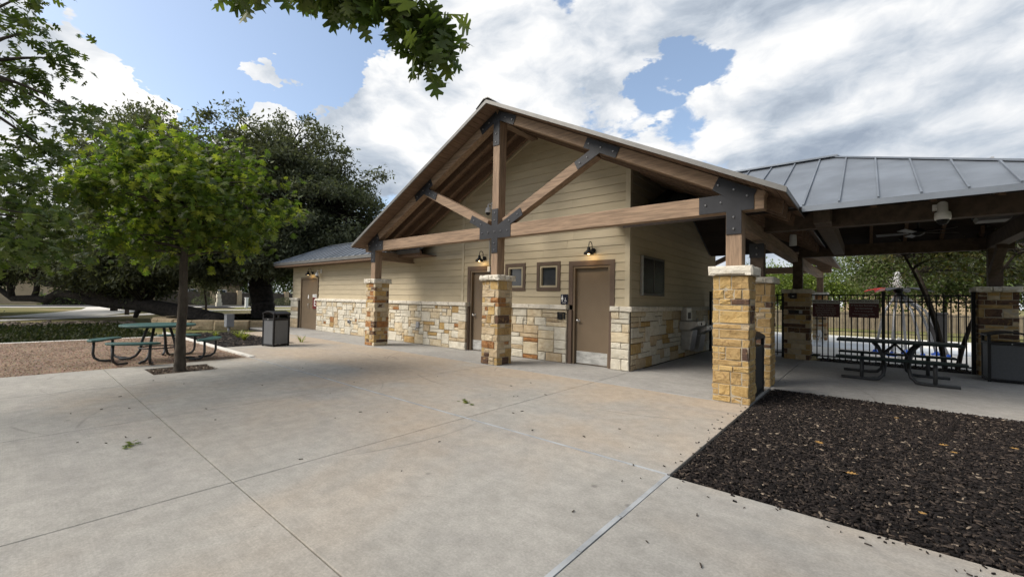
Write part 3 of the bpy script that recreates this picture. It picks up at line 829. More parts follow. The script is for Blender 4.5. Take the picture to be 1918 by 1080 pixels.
# --- roof of the gable: deck, metal edge, ridge cap, soffit boards, rafters
for sx in (-1, 1):
    xe = XC + sx * HALF
    deck = MB().prism([(XC, YR0 + .02, ZP), (xe, YR0 + .02, ZE), (xe, YR0 + .02, ZE - .035), (XC, YR0 + .02, ZP - .035)], (0, YR1 - YR0 - .04, 0)).build('roof', M_roof, B)
    MB().prism([(XC, YR0 - .012, ZP + .012), (xe + sx * .012, YR0 - .012, ZE + .008), (xe + sx * .012, YR0 - .012, ZE - .068), (XC, YR0 - .012, ZP - .068)], (0, .031, 0)).build('rake_trim', M_fascia, deck)
    MB().box((xe - .015 if sx < 0 else xe, YR0 + .02, ZE - .075), (xe if sx < 0 else xe + .015, YR1, ZE + .004)).build('eave_trim', M_fascia, deck)
    nb = 44
    for k in range(nb):
        s0, s1 = k / nb, (k + 1) / nb - .0016
        pa, pb = XC + sx * HALF * s0, XC + sx * HALF * s1
        q = [(pa, roof_z(pa) - .037), (pb, roof_z(pb) - .037), (pb, roof_z(pb) - .062), (pa, roof_z(pa) - .062)]
        yb = 8.4 if (-9 < (pa + pb) / 2 < XR) else (YR1 - .05 if sx > 0 else 9.0)
        MB().prism([(x, YR0 + .022, z) for x, z in q], (0, yb - YR0 - .022, 0)).build('soffit_board', M_soffit, deck)
    for yy, wd in ((7.42, .09), (7.82, .09), (8.22, .09), (8.75, .09), (9.35, .09), (9.95, .09), (10.55, .09), (11.15, .09), (11.75, .09), (12.35, .09), (12.95, .09), (13.55, .09), (14.15, .09), (14.75, .09)):
        xs_ = XC if yy < 8.4 else (XR + .05 if sx > 0 else None)
        if xs_ is None: continue
        t = XC + sx * (HALF - .12)
        pts = [(xs_, roof_z(xs_) - .064), (t, roof_z(t) - .064), (t - sx * .03, max(roof_z(t) - .26, 2.8)), (xs_, roof_z(xs_) - .28)]
        MB().prism([(x, yy, z) for x, z in pts], (0, wd, 0)).build('rafter', M_soffit, B)
mb = MB().prism([(XC - .3, YR0 - .03, ZP + .02 - .3 * SL), (XC - .07, YR0 - .03, ZP + .045), (XC + .07, YR0 - .03, ZP + .045), (XC + .3, YR0 - .03, ZP + .02 - .3 * SL), (XC + .07, YR0 - .03, ZP + .025), (XC - .07, YR0 - .03, ZP + .025)], (0, 16, 0)).build('ridge_cap', M_fascia, B)
MB().box((XC - .1, 7.25, ZP - .36), (XC + .1, YF, ZP - .1)).build('ridge_beam', M_woodY, B, bevel=.006)
# --- timber trusses
def bolt(plate, x, y, z, r=.018, d=-1):
    global BOLT
    loc = Vector((x, y, z)) - ORG[plate.name]
    if BOLT is None:
        BOLT = MB().lathe((0, 0, 0), [(r, 0), (r, d * .008), (r * .55, d * .016)], 8, 'y').build('bolt', M_bolt, plate)
        BOLT.location = Vector((x, y, z)) - ORG[plate.name]
        for v in BOLT.data.vertices: v.co += ORG[plate.name]
    else:
        c = BOLT.copy(); link(c, plate); c.location = loc
BOLT = None
def plate(name, y, polys, bolts, root):
    mb = MB()
    for k, p in enumerate(polys): mb.prism([(x, y - .0005 * k, z) for x, z in p], (0, .013, 0))
    o = mb.build(name, M_plate, root, bevel=.002, seg=1)
    for (x, z) in bolts: bolt(o, x, y - .001, z)
    return o
PX = (-11.42, -6.45, -1.54)
def truss(y, root, front=True):
    xl, xm, xr = PX
    MB().box((xl - .45, y, 2.84), (xr + .40, y + .2, 3.12)).build('tie_beam', M_woodX, root, bevel=.008)
    MB().box((xm - .098, y + .003, 2.0), (xm + .098, y + .24, 5.5)).build('king_post', M_woodZ, root, bevel=.008)
    for x in (xl, xr):
        MB().box((x - .112, y + .004, 2.0), (x + .112, y + .23, 2.838)).build('post', M_woodZ, root, bevel=.008)
    for sx in (-1, 1):
        t = XC + sx * 5.32
        pts = [(XC, ZP - .075), (t, roof_z(t) - .075), (t - sx * .09, roof_z(t - sx * .09) - .30), (XC, ZP - .30)]
        MB().prism([(x, y + .002, z) for x, z in pts], (0, .2, 0)).build('top_chord', M_woodX, root, bevel=.008)
        a, b = Vector((xm + sx * .25, y + .105, 3.17)), Vector((xm + sx * 2.52, y + .105, 4.27))
        MB().beam(a, b, .2, .2).build('strut', M_woodX, root, bevel=.008)
    if not front: return
    yp = y - .012
    zt = 2.98
    d = Vector((2.27, 1.10)).normalized(); n = Vector((-d.y, d.x))
    arms = []
    for sx in (-1, 1):
        q0 = Vector((.0, zt)); e = q0 + d * .86
        p = [q0 - n * .09, e - n * .09, e + n * .09, q0 + n * .09]
        arms.append([(xm + sx * v.x, v.y) for v in p])
    bl = [(xm + sx * (d.x * k), zt + d.y * k) for sx in (-1, 1) for k in (.48, .74)]
    plate('joint_plate', yp, [[(xm - .47, 2.83), (xm + .47, 2.83), (xm + .47, 3.12), (xm - .47, 3.12)], [(xm - .092, 2.50), (xm + .092, 2.50), (xm + .092, 3.50), (xm - .092, 3.50)]] + arms,
          bl + [(xm + k, zt) for k in (-.38, -.19, 0, .19, .38)] + [(xm, 2.57), (xm, 2.72), (xm, 3.24), (xm, 3.41)], root)
    top = ZP - .20
    s_ = Vector((1, -SL)).normalized(); sn = Vector((SL, 1)).normalized()
    arms = []; bl = [(xm, 5.03), (xm, 5.22)]
    for sx in (-1, 1):
        q0 = Vector((0, top)); e = q0 + s_ * .58
        arms.append([(XC + sx * v.x, v.y) for v in (q0 - sn * .10, e - sn * .10, e + sn * .10, q0 + sn * .10)])
        bl += [(XC + sx * (s_.x * k), top + s_.y * k) for k in (.28, .50)]
        qc = Vector((2.62, roof_z(XC + 2.62) - .20)); a = qc - s_ * .36; b = qc + s_ * .40
        T1 = [(XC + sx * v.x, v.y) for v in (a - sn * .10, b - sn * .10, b + sn * .10, a + sn * .10)]
        c0 = qc; c1 = qc - d * .58
        T2 = [(XC + sx * v.x, v.y) for v in (c0 - n * .09, c1 - n * .09, c1 + n * .09, c0 + n * .09)]
        bb = [(XC + sx * v.x, v.y) for v in (qc - s_ * .27, qc + s_ * .02, qc + s_ * .30, qc - d * .30, qc - d * .48)]
        plate('joint_plate', yp, [T1, T2], bb, root)
        xp = xr if sx > 0 else xl
        zc = roof_z(xp) - .2
        A = [(xp - sx * .50, 2.85), (xp + sx * .27, 2.85), (xp + sx * .27, 3.12), (xp - sx * .50, 3.12)]
        Bq = [(xp - .105, 2.50), (xp + .105, 2.50), (xp + .105, 3.0), (xp - .105, 3.0)]
        g0 = Vector((abs(xp - XC) - .26, roof_z(xp - sx * .26) - .195)); g1 = Vector((abs(xp - XC) + .27, roof_z(xp + sx * .27) - .19))
        Cq = [(XC + sx * v.x, v.y) for v in (g0 - sn * .11, g1 - sn * .2, g1 + sn * .09, g0 + sn * .10)]
        plate('joint_plate', yp, [A, Bq, Cq], [(xp - sx * .40, 2.985), (xp - sx * .18, 3.0), (xp, 2.76), (xp, 2.58), (xp - sx * .22, zc + .10), (xp - sx * .0, zc - .0), (xp + sx * .18, zc - .12)], root)
    plate('joint_plate', yp, [[(xm - .092, 4.95), (xm + .092, 4.95), (xm + .092, top), (xm - .092, top)]] + arms, bl, root)
truss(YT, B); truss(22.1, B, False)
# plate beams from the truss back to and along the building
MB().box((-11.53, YT + .21, 2.57), (-11.31, YF + .02, 2.835)).build('plate_beam', M_woodY, B, bevel=.008)
MB().box((-1.645, YT + .235, 2.62), (-1.435, 22.0, 2.836)).build('plate_beam', M_woodY, B, bevel=.008)
# --- low hipped wing: standing-seam panels
def seam_roof(root, eave0, eave1, y0, z0, run, slope, hip0, hip1, pitch, phase=0.0, part='roof_panel', sgn=1):
    """panels between seams on a plane rising along sgn*y; hip0/hip1 cut 45-degree hips at the ends"""
    def P(x, s, up=0.0):
        n = Vector((0, -sgn * slope, 1)).normalized()
        return Vector((x, y0 + sgn * s, z0 + slope * s)) + n * up
    x = eave0 + phase
    cuts = [eave0]
    while x < eave1:
        if x > eave0 + .02: cuts.append(x)
        x += pitch
    cuts.append(eave1)
    for a, b in zip(cuts[:-1], cuts[1:]):
        poly = [(a, 0), (b, 0), (b, run), (a, run)]
        if hip0: poly = clip(poly, -1, 1, -eave0)
        if hip1: poly = clip(poly, 1, 1, eave1)
        if len(poly) < 3: continue
        mb = MB().prism([P(u, s, 0) for u, s in poly], P(0, 0, .012) - P(0, 0, 0))
        smax = min([run] + ([a - eave0] if hip0 else []) + ([eave1 - a] if hip1 else []))
        if smax > .05 and a > eave0 + .01:
            w_ = .011
            mb.prism([P(a - w_, 0.0, .010), P(a + w_, 0.0, .010), P(a + w_, smax, .010), P(a - w_, smax, .010)], P(0, 0, .045) - P(0, 0, .010))
        mb.build(part, M_roof, root)
seam_roof(B, -21.05, -10.4, 7.8, 2.9, 1.75, .5, True, False, .445)
MB().prism([(-21.05, 7.8, 2.895), (-10.4, 7.8, 2.895), (-10.4, 9.55, 3.77), (-19.3, 9.55, 3.77)], (0, 0, -.05)).prism([(-19.3, 9.55, 3.77), (-9.5, 9.55, 3.77), (-9.5, 11.3, 2.9), (-21.05, 11.3, 2.9)], (0, 0, -.05)).prism([(-21.05, 7.8, 2.9), (-19.3, 9.55, 3.77), (-21.05, 11.3, 2.9)], (0, 0, -.05)).build('wing_roof', M_roof, B)
MB().beam((-21.05, 7.8, 2.93), (-19.3, 9.55, 3.80), .14, .03).beam((-19.3, 9.55, 3.80), (-10.4, 9.55, 3.80), .16, .03).build('ridge_cap', M_roof, B)
MB().box((-21.05, 7.77, 2.80), (-10.2, 7.797, 2.915)).build('eave_trim', M_fascia, B)
MB().box((-21.0, 7.80, 2.72), (-10.2, 7.86, 2.86)).box((-21.0, 7.86, 2.74), (-10.2, YF + .02, 2.77)).build('soffit', M_soffit, B)
MB().box((-20.4, YF - .02, 2.62), (-9.01, YF + .03, 2.735)).build('frieze_board', M_trimtan, B)
# ------------------------------------------------------------------ stone pillars
def pillar(x, y, wts, label, h=1.87, half=.245, cap=.135, split_cap=False, capmat=None, mort=M_mortar, seed=0):
    rnd.seed(seed)
    t = thing('stone_pillar', label, 'pillar', (x, y, 0), 'stone pillars holding up the timber roof')
    MB().box((x - half + .008, y - half + .008, 0), (x + half - .008, y + half - .008, h - .002)).build('mortar_core', mort, t)
    z = 0.0; W = 2 * half; dep = .09; k = 0
    while z < h - .02:
        ch = rnd.choice((.085, .10, .12, .14, .165, .19))
        if h - z - ch < .08: ch = h - z
        k += 1
        for fi, (N, U, o) in enumerate((((0, -1, 0), (1, 0, 0), (x - half, y - half, 0)), ((1, 0, 0), (0, 1, 0), (x + half, y - half, 0)),
                                       ((0, 1, 0), (-1, 0, 0), (x + half, y + half, 0)), ((-1, 0, 0), (0, -1, 0), (x - half, y + half, 0)))):
            # pinwheel: a course's corner stone shows its end on the next face; flips each course
            a, b = (0, W - dep) if k % 2 else (dep, W)
            n = rnd.choice((1, 2, 2, 2, 3)) if ch > .1 else rnd.choice((1, 1, 2, 2))
            cuts = [a] + sorted(a + (b - a) * (i + rnd.uniform(-.32, .32)) / n for i in range(1, n)) + [b]
            for s, e in zip(cuts[:-1], cuts[1:]):
                zz = [(z, z + ch)]
                if ch > .14 and e - s < .2 and rnd.random() < .5: zz = [(z, z + ch * .5), (z + ch * .5, z + ch)]
                for (c, d) in zz:
                    off = rnd.uniform(-.004, .008)
                    oo = Vector(o) + Vector(N) * off
                    stone('stone', oo, U, N, s + .005, e - .005, c + .005, d - .005, .085 + off, ST[pick(wts)], t, .010, .009)
        z += ch
    m = capmat or M_cap
    c0, c1 = h + .001, h + cap
    hc = half + .055
    for N, U, o in (((0, -1, 0), (1, 0, 0), (x - hc, y - hc, 0)), ((1, 0, 0), (0, 1, 0), (x + hc, y - hc, 0)), ((0, 1, 0), (-1, 0, 0), (x + hc, y + hc, 0)), ((-1, 0, 0), (0, -1, 0), (x - hc, y + hc, 0))):
        cuts = [0, 2 * hc] if not split_cap else [0, rnd.uniform(.2, .3), rnd.uniform(.38, .45), 2 * hc]
        for s, e in zip(cuts[:-1], cuts[1:]):
            stone('cap_stone', o, U, N, s + .002, e - .002, c0, c1 - (rnd.uniform(0, .02) if split_cap else 0), .10, m, t, .016 if split_cap else .010, .022)
    MB().box((x - hc + .09, y - hc + .09, c0), (x + hc - .09, y + hc - .09, c1 - .004)).build('cap_core', m, t)
    return t
W_L = dict(tan=32, cream=20, gold=8, rust=20, brown=12, ochre=12, white=2)
W_C = dict(tan=30, ochre=22, cream=16, gold=10, rust=16, brown=6)
W_R = dict(gold=56, ochre=30, brown=9, tan=5)
pillar(-11.45, 7.20, W_L, 'mixed tan and rust stone pillar nearest the round green table', split_cap=True, seed=3)
pillar(-6.46, 7.14, W_C, 'stone pillar with a crumbling pale cap under the king post', split_cap=True, seed=5)
pillar(-1.545, 7.08, W_R, 'golden stone pillar at the corner of the dark mulch bed', seed=8)
pillar(-1.545, 8.87, W_R, 'golden stone pillar just behind the black bin', seed=9, h=1.83, cap=.115, split_cap=True)
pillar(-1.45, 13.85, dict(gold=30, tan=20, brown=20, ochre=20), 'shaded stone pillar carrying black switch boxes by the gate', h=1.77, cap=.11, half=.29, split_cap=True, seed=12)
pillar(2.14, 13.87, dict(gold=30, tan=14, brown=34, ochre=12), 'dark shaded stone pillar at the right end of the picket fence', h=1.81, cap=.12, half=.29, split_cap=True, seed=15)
pillar(2.10, 8.87, W_R, 'golden stone pillar under the front right corner of the pavilion', h=1.83, cap=.115, seed=18)
pillar(-1.545, 22.2, W_L, 'far stone pillar under the rear gable beyond the fence', seed=21)

# ------------------------------------------------------------------ picnic pavilion
PV = thing('picnic_pavilion', 'shade-darkened timber picnic shelter with a hipped grey standing-seam metal roof', 'pavilion', (0.6, 11.1, 0))
E0, E1, PY, PZ, RUN, PS = -0.80, 2.66, 7.96, 2.985, 3.17, .5
seam_roof(PV, E0 - 3.4, E1, PY, PZ, RUN, PS, False, True, .445, phase=-.765 - E0 + 3.4 - .445 * 7, part='roof_panel')
seam_roof(PV, E0 - 3.4, E1, PY + 2 * RUN, PZ, RUN, PS, False, True, .445, phase=.03, part='roof_panel', sgn=-1)
yr, zr, xr_ = PY + RUN, PZ + RUN * PS, E1 - RUN
y2 = PY + 2 * RUN
mb = MB()
mb.prism([(E1, PY, PZ), (E1, y2, PZ), (xr_, yr, zr)], (0, 0, .012))
mb.build('hip_panel', M_roof, PV)
mb = MB()
mb.beam((E1, PY, PZ + .03), (xr_, yr, zr + .03), .13, .03).beam((E1, y2, PZ + .03), (xr_, yr, zr + .03), .13, .03).beam((xr_ + .05, yr, zr + .035), (E0 - 3.4, yr, zr + .035), .2, .035)
mb.build('ridge_cap', M_roof, PV)
# board deck under the metal, eave trim, rafters
for y_, sg in ((PY, 1), (y2, -1)):
    nb = 24
    for k in range(nb):
        s0, s1 = RUN * k / nb, RUN * (k + 1) / nb - .003
        x1 = E1 - s1
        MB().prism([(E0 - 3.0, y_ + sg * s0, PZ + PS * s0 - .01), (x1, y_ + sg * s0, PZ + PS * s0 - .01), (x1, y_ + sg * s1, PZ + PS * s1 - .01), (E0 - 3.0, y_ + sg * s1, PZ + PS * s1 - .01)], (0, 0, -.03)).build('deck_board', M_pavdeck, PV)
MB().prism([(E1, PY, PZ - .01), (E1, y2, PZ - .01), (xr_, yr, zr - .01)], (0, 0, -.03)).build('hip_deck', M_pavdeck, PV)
MB().box((E0 + .02, PY - .028, PZ - .075), (E1 + .02, PY - .004, PZ + .012)).box((E0 + .02, y2 + .004, PZ - .075), (E1 + .02, y2 + .028, PZ + .012)).box((E1 + .004, PY - .004, PZ - .075), (E1 + .026, y2 + .004, PZ + .012)).build('eave_trim', M_roof, PV)
x = .05
for k in range(5):
    for y_, sg in ((PY, 1), (y2, -1)):
        xx = x + .62 * k
        smax = min(RUN - .05, E1 - xx - .1)
        if smax < .3: continue
        MB().prism([(xx, y_ + sg * .12, PZ + .06 - .041), (xx, y_ + sg * smax, PZ + PS * smax - .041), (xx, y_ + sg * smax, PZ + PS * smax - .20), (xx, y_ + sg * .35, PZ - .02), (xx, y_ + sg * .12, PZ - .09)], (.06, 0, 0)).build('rafter', M_soffit, PV)
zb0, zb1 = 2.76, 3.04
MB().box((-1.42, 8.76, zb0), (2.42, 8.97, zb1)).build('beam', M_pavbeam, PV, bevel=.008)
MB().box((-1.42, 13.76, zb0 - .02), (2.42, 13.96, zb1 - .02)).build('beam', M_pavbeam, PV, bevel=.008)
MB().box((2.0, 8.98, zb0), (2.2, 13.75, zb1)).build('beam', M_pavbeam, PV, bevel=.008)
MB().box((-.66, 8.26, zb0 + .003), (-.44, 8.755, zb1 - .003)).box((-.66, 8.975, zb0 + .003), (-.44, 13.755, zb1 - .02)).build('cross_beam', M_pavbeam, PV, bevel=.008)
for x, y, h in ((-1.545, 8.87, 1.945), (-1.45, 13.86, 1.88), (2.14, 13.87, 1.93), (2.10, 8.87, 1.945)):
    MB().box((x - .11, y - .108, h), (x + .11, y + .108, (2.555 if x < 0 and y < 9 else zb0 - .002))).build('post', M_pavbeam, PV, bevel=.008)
pl = MB().box((-1.665, 8.752, 2.30), (-1.425, 8.762, 2.56)).build('joint_plate', M_plate, PV)
for z in (2.36, 2.48): bolt(pl, -1.545, 8.75, z)
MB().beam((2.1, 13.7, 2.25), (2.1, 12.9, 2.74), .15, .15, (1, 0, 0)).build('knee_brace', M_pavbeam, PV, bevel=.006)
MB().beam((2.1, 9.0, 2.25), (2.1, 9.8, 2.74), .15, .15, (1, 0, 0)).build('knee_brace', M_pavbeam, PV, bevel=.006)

# ------------------------------------------------------------------ wall fixtures
M_lampglow = mat('lamp_glow', (0.9, 0.8, 0.6), 0.5, 0.02, 3, emit=((1.0, 0.72, 0.35), 6.0))
M_inner = mat('lamp_white_inside', (0.8, 0.78, 0.72), 0.5, 0.03, 3)
def wall_lamp(x, y, z, label, s=1.0):
    t = thing('wall_lamp', label, 'lamp', (x, y, z), 'black gooseneck lamps over the doors')
    MB().lathe((x, y, z), [(.062, 0), (.062, -.02), (.035, -.04), (.02, -.05)], 16, 'y').build('wall_plate', M_black, t, True)
    MB().tube([(x, y - .04, z), (x, y - .06, z + .02), (x, y - .062, z + .12), (x, y - .09, z + .175), (x, y - .14, z + .19), (x, y - .19, z + .165), (x, y - .205, z + .10), (x, y - .205, z + .05)], .0095, 8).build('gooseneck', M_black, t, True)
    c = (x, y - .205, z - .06)
    sh = MB().lathe(c, [(.018, .125), (.034, .12), (.04, .06), (.062, .035), (.105, .005), (.112, -.04), (.107, -.04), (.098, .0), (.05, .03), (.03, .05)], 20).build('shade', M_black, t, True)
    MB().lathe(c, [(.012, .03), (.034, .015), (.042, -.008), (.034, -.028), (.012, -.036)], 12).build('bulb', M_lampglow, sh, True)
    L = bpy.data.lights.new('lamp_light', 'POINT'); L.energy = 1.05; L.color = (1.0, .66, .28); L.shadow_soft_size = .03
    lo = bpy.data.objects.new('lamp_light', L); link(lo, t); lo.location = (0, -.205, -.125)
    return t
wall_lamp(-4.71, YF - .022, 2.585, 'lit black gooseneck lamp over the right restroom door')
wall_lamp(-8.10, YF - .022, 2.575, 'lit black gooseneck lamp beside the conduit and left restroom door')
wall_lamp(-18.5, YF + .005, 2.45, 'lit black gooseneck lamp over the far service door')
def dome_cam(x, y, z, label, s=1.0, arm=True):
    t = thing('security_camera', label, 'camera', (x, y, z), 'white dome security cameras')
    if arm:
        MB().box((x - .05 * s, y - .02, z + .10 * s), (x + .05 * s, y, z + .26 * s)).build('mounting_box', M_white, t, bevel=.006)
        MB().tube([(x, y - .02, z + .20 * s), (x, y - .12 * s, z + .20 * s), (x - .0, y - .16 * s, z + .16 * s), (x, y - .16 * s, z + .09 * s)], .022 * s, 8).build('arm', M_white, t, True)
    c = (x, y - .16 * s, z)
    MB().lathe(c, [(.02 * s, .11 * s), (.05 * s, .10 * s), (.062 * s, .05 * s), (.066 * s, .0), (.062 * s, -.012 * s)], 16).build('housing', M_white, t, True)
    MB().lathe(c, [(.052 * s, -.012 * s), (.05 * s, -.04 * s), (.035 * s, -.065 * s), (.01 * s, -.075 * s)], 16).build('dome', M_black, t, True)
    return t
dome_cam(-7.83, YF - .02, 3.80, 'white dome security camera on the gable siding beside the king post', 1.15)
dome_cam(-17.72, YF + .01, 2.32, 'white dome security camera right of the far service door lamp', 1.1)
def hang_cam(x, y, z):
    t = thing('security_camera', 'white dome security camera hanging from the pavilion front beam', 'camera', (x, y, z), 'white dome security cameras')
    MB().box((x - .10, y + .02, z + .13), (x + .0, y + .06, z + .22)).tube([(x - .05, y + .02, z + .17), (x - .05, y - .02, z + .17)], .02, 8).build('mounting_box', M_white, t, bevel=.004)
    MB().lathe((x, y - .04, z), [(.03, .24), (.055, .22), (.058, .10), (.085, .085), (.092, .02), (.085, -.02)], 18).build('housing', M_white, t, True)
    MB().lathe((x, y - .04, z), [(.07, -.02), (.066, -.05), (.04, -.085), (.01, -.095)], 18).build('dome', M_black, t, True)
hang_cam(.84, 8.70, 2.745)
t = thing('electrical_conduit', 'grey electrical conduit with a white outlet box beside the left restroom door', 'conduit', (-7.9, YF - .03, 2.2))
MB().tube([(-7.9, YF - .032, 2.34), (-7.9, YF - .032, 3.06)], .013, 8).build('pipe', M_grey, t, True)
MB().box((-7.945, YF - .07, 2.20), (-7.855, YF - .02, 2.345)).build('outlet_box', M_white, t, bevel=.004)
MB().box((-7.93, YF - .06, 3.05), (-7.87, YF - .02, 3.16)).build('junction_box', M_grey, t, bevel=.004)
# restroom sign
M_signblue = mat('sign_navy', (0.012, 0.014, 0.03), 0.35, 0.05, 4)
S = thing('restroom_sign', 'dark blue restroom sign with white woman and wheelchair symbols', 'sign', (-5.45, YF - .03, 1.36))
sx_, sy_, sz_ = -5.46, YF - .042, 1.475
face = MB().box((-5.555, sy_, 1.365), (-5.365, YF - .02, 1.60)).build('sign_panel', M_signblue, S, bevel=.003)
def flat(name, polys, y, m, p):
    mb = MB()
    for q in polys: mb.prism([(a, y, b) for a, b in q], (0, -.0015, 0))
    return mb.build(name, m, p)
def disc(cx, cz, r, n=14): return [(cx + r * math.cos(6.283 * i / n), cz + r * math.sin(6.283 * i / n)) for i in range(n)]
a, b = -5.51, 1.50
flat('woman_symbol', [disc(a, b + .068, .013), [(a - .012, b + .05), (a + .012, b + .05), (a + .034, b - .02), (a - .034, b - .02)], [(a - .011, b - .02), (a - .002, b - .02), (a - .002, b - .072), (a - .011, b - .072)], [(a + .002, b - .02), (a + .011, b - .02), (a + .011, b - .072), (a + .002, b - .072)]], sy_ - .0005, M_white, face)
a, b = -5.42, 1.455
ring = [(a + .026 * math.cos(t_), b + .026 * math.sin(t_)) for t_ in np.linspace(2.2, 5.9, 14)]; ring2 = [(a + .018 * math.cos(t_), b + .018 * math.sin(t_)) for t_ in np.linspace(5.9, 2.2, 14)]
flat('wheelchair_symbol', [disc(a - .004, b + .058, .010), [(a - .009, b + .045), (a + .001, b + .045), (a + .003, b + .012), (a - .007, b + .012)]] + [[ring[i], ring[i + 1], ring2[12 - i], ring2[13 - i]] for i in range(13)] + [[(a - .004, b + .012), (a + .020, b + .012), (a + .032, b - .02), (a + .024, b - .023), (a + .015, b + .004), (a - .004, b + .004)]], sy_ - .0005, M_white, face)
text('sign_text', 'WOMEN', .026, (-5.46, sy_ - .001, 1.400), face, M_white)
# phone-like holder on the stone, outlet on the far wall
t = thing('cup_bracket', 'small black bracket fixed to the stone left of the right restroom door', 'bracket', (-5.5, YS - .01, 1.0))
MB().box((-5.60, YS - .03, 1.02), (-5.565, YS - .008, 1.18)).box((-5.43, YS - .03, 1.02), (-5.385, YS - .008, 1.18)).box((-5.60, YS - .012, 1.16), (-5.385, YS - .006, 1.185)).build('side_clips', M_black, t)
MB().box((-5.545, YS - .05, 1.005), (-5.455, YS - .008, 1.15)).build('holder', M_black, t, bevel=.006)
t = thing('outlet_box', 'grey covered power outlet on the white stone wall', 'outlet', (-15.1, YS, .5))
MB().box((-15.2, YS - .05, .44), (-15.05, YS + .01, .58)).build('cover', M_grey, t, bevel=.008)
MB().box((-15.17, YS - .06, .46), (-15.08, YS - .0505, .53)).build('flap', M_black, t, bevel=.003)
t = thing('hose_bib', 'grey hose tap low on the stone wall near a dark stain', 'tap', (-10.9, YS, .5))
MB().box((-10.98, YS - .035, .52), (-10.84, YS + .01, .70)).build('cover', M_grey, t, bevel=.006)
MB().tube([(-10.91, YS - .03, .50), (-10.91, YS - .09, .49), (-10.91, YS - .10, .44)], .014, 8).tube([(-10.94, YS - .09, .54), (-10.88, YS - .09, .54)], .009, 6).build('spout', M_grey, t, True)
# glazed notice case on the side wall
t = thing('notice_case', 'silver framed glass notice case on the shaded side wall', 'notice case', (XR, 9.6, 1.6))
x0 = XR + .022
MB().box((x0, 8.94, 1.60), (x0 + .06, 8.985, 2.49)).build('frame', M_steel, t, bevel=.003)
M_dkframe = mat('case_frame', (0.10, 0.095, 0.085), 0.5, 0.1, 6)
MB().box((x0, 10.2, 1.60), (x0 + .06, 10.245, 2.49)).build('frame', M_dkframe, t); MB().box((x0, 8.985, 2.44), (x0 + .06, 10.2, 2.49)).build('frame', M_dkframe, t)
MB().box((x0, 8.985, 1.60), (x0 + .06, 10.2, 1.65)).build('frame', M_dkframe, t); MB().box((x0, 9.575, 1.65), (x0 + .058, 9.61, 2.44)).build('mullion', M_dkframe, t)
MB().box((x0, 8.986, 1.651), (x0 + .012, 10.199, 2.439)).build('backboard', mat('cork_board', (.12, .085, .055), .9), t)
MB().box((x0 + .013, 9.12, 1.95), (x0 + .016, 9.40, 2.30)).build('paper', M_white, t)
MB().box((x0 + .045, 8.986, 1.651), (x0 + .049, 9.574, 2.439)).box((x0 + .045, 9.611, 1.651), (x0 + .049, 10.199, 2.439)).build('glass', M_caseglass, t)
# two-level drinking fountain on the side wall
t = thing('drinking_fountain', 'stainless two-level drinking fountain on the shaded stone side wall', 'drinking fountain', (XR + .08, 12, 0))
x0 = XR + .085
def basin(y0, y1, zt, d):
    MB().prism([(x0, y0, zt), (x0 + d, y0, zt), (x0 + d, y0, zt - .12), (x0 + d * .55, y0, zt - .24), (x0, y0, zt - .24)], (0, y1 - y0, 0)).build('basin', M_steel, t, bevel=.012)
basin(11.3, 11.95, .98, .46); basin(12.1, 12.75, .84, .46)
MB().prism([(x0, 11.45, .735), (x0 + .30, 11.45, .735), (x0 + .22, 11.45, .22), (x0, 11.45, .22)], (0, .42, 0)).build('shroud', M_steel, t, bevel=.01)
MB().prism([(x0, 12.2, .595), (x0 + .30, 12.2, .595), (x0 + .22, 12.2, .12), (x0, 12.2, .12)], (0, .42, 0)).build('shroud', M_steel, t, bevel=.01)
MB().box((x0, 11.42, .985), (x0 + .16, 11.80, 1.33)).build('bottle_filler', M_steel, t, bevel=.01)
MB().box((x0 + .161, 11.50, 1.03), (x0 + .168, 11.72, 1.20)).build('filler_recess', M_black, t)
MB().lathe((x0 + .40, 11.5, .98), [(.02, 0), (.02, .05), (.012, .08)], 10).lathe((x0 + .40, 12.3, .84), [(.02, 0), (.02, .05), (.012, .08)], 10).build('bubbler', M_steel, t, True)
MB().lathe((x0 + .462, 11.62, .91), [(.03, 0), (.03, .012), (.02, .016)], 12, 'x').lathe((x0 + .462, 12.42, .77), [(.03, 0), (.03, .012), (.02, .016)], 12, 'x').build('push_button', M_black, t, True)

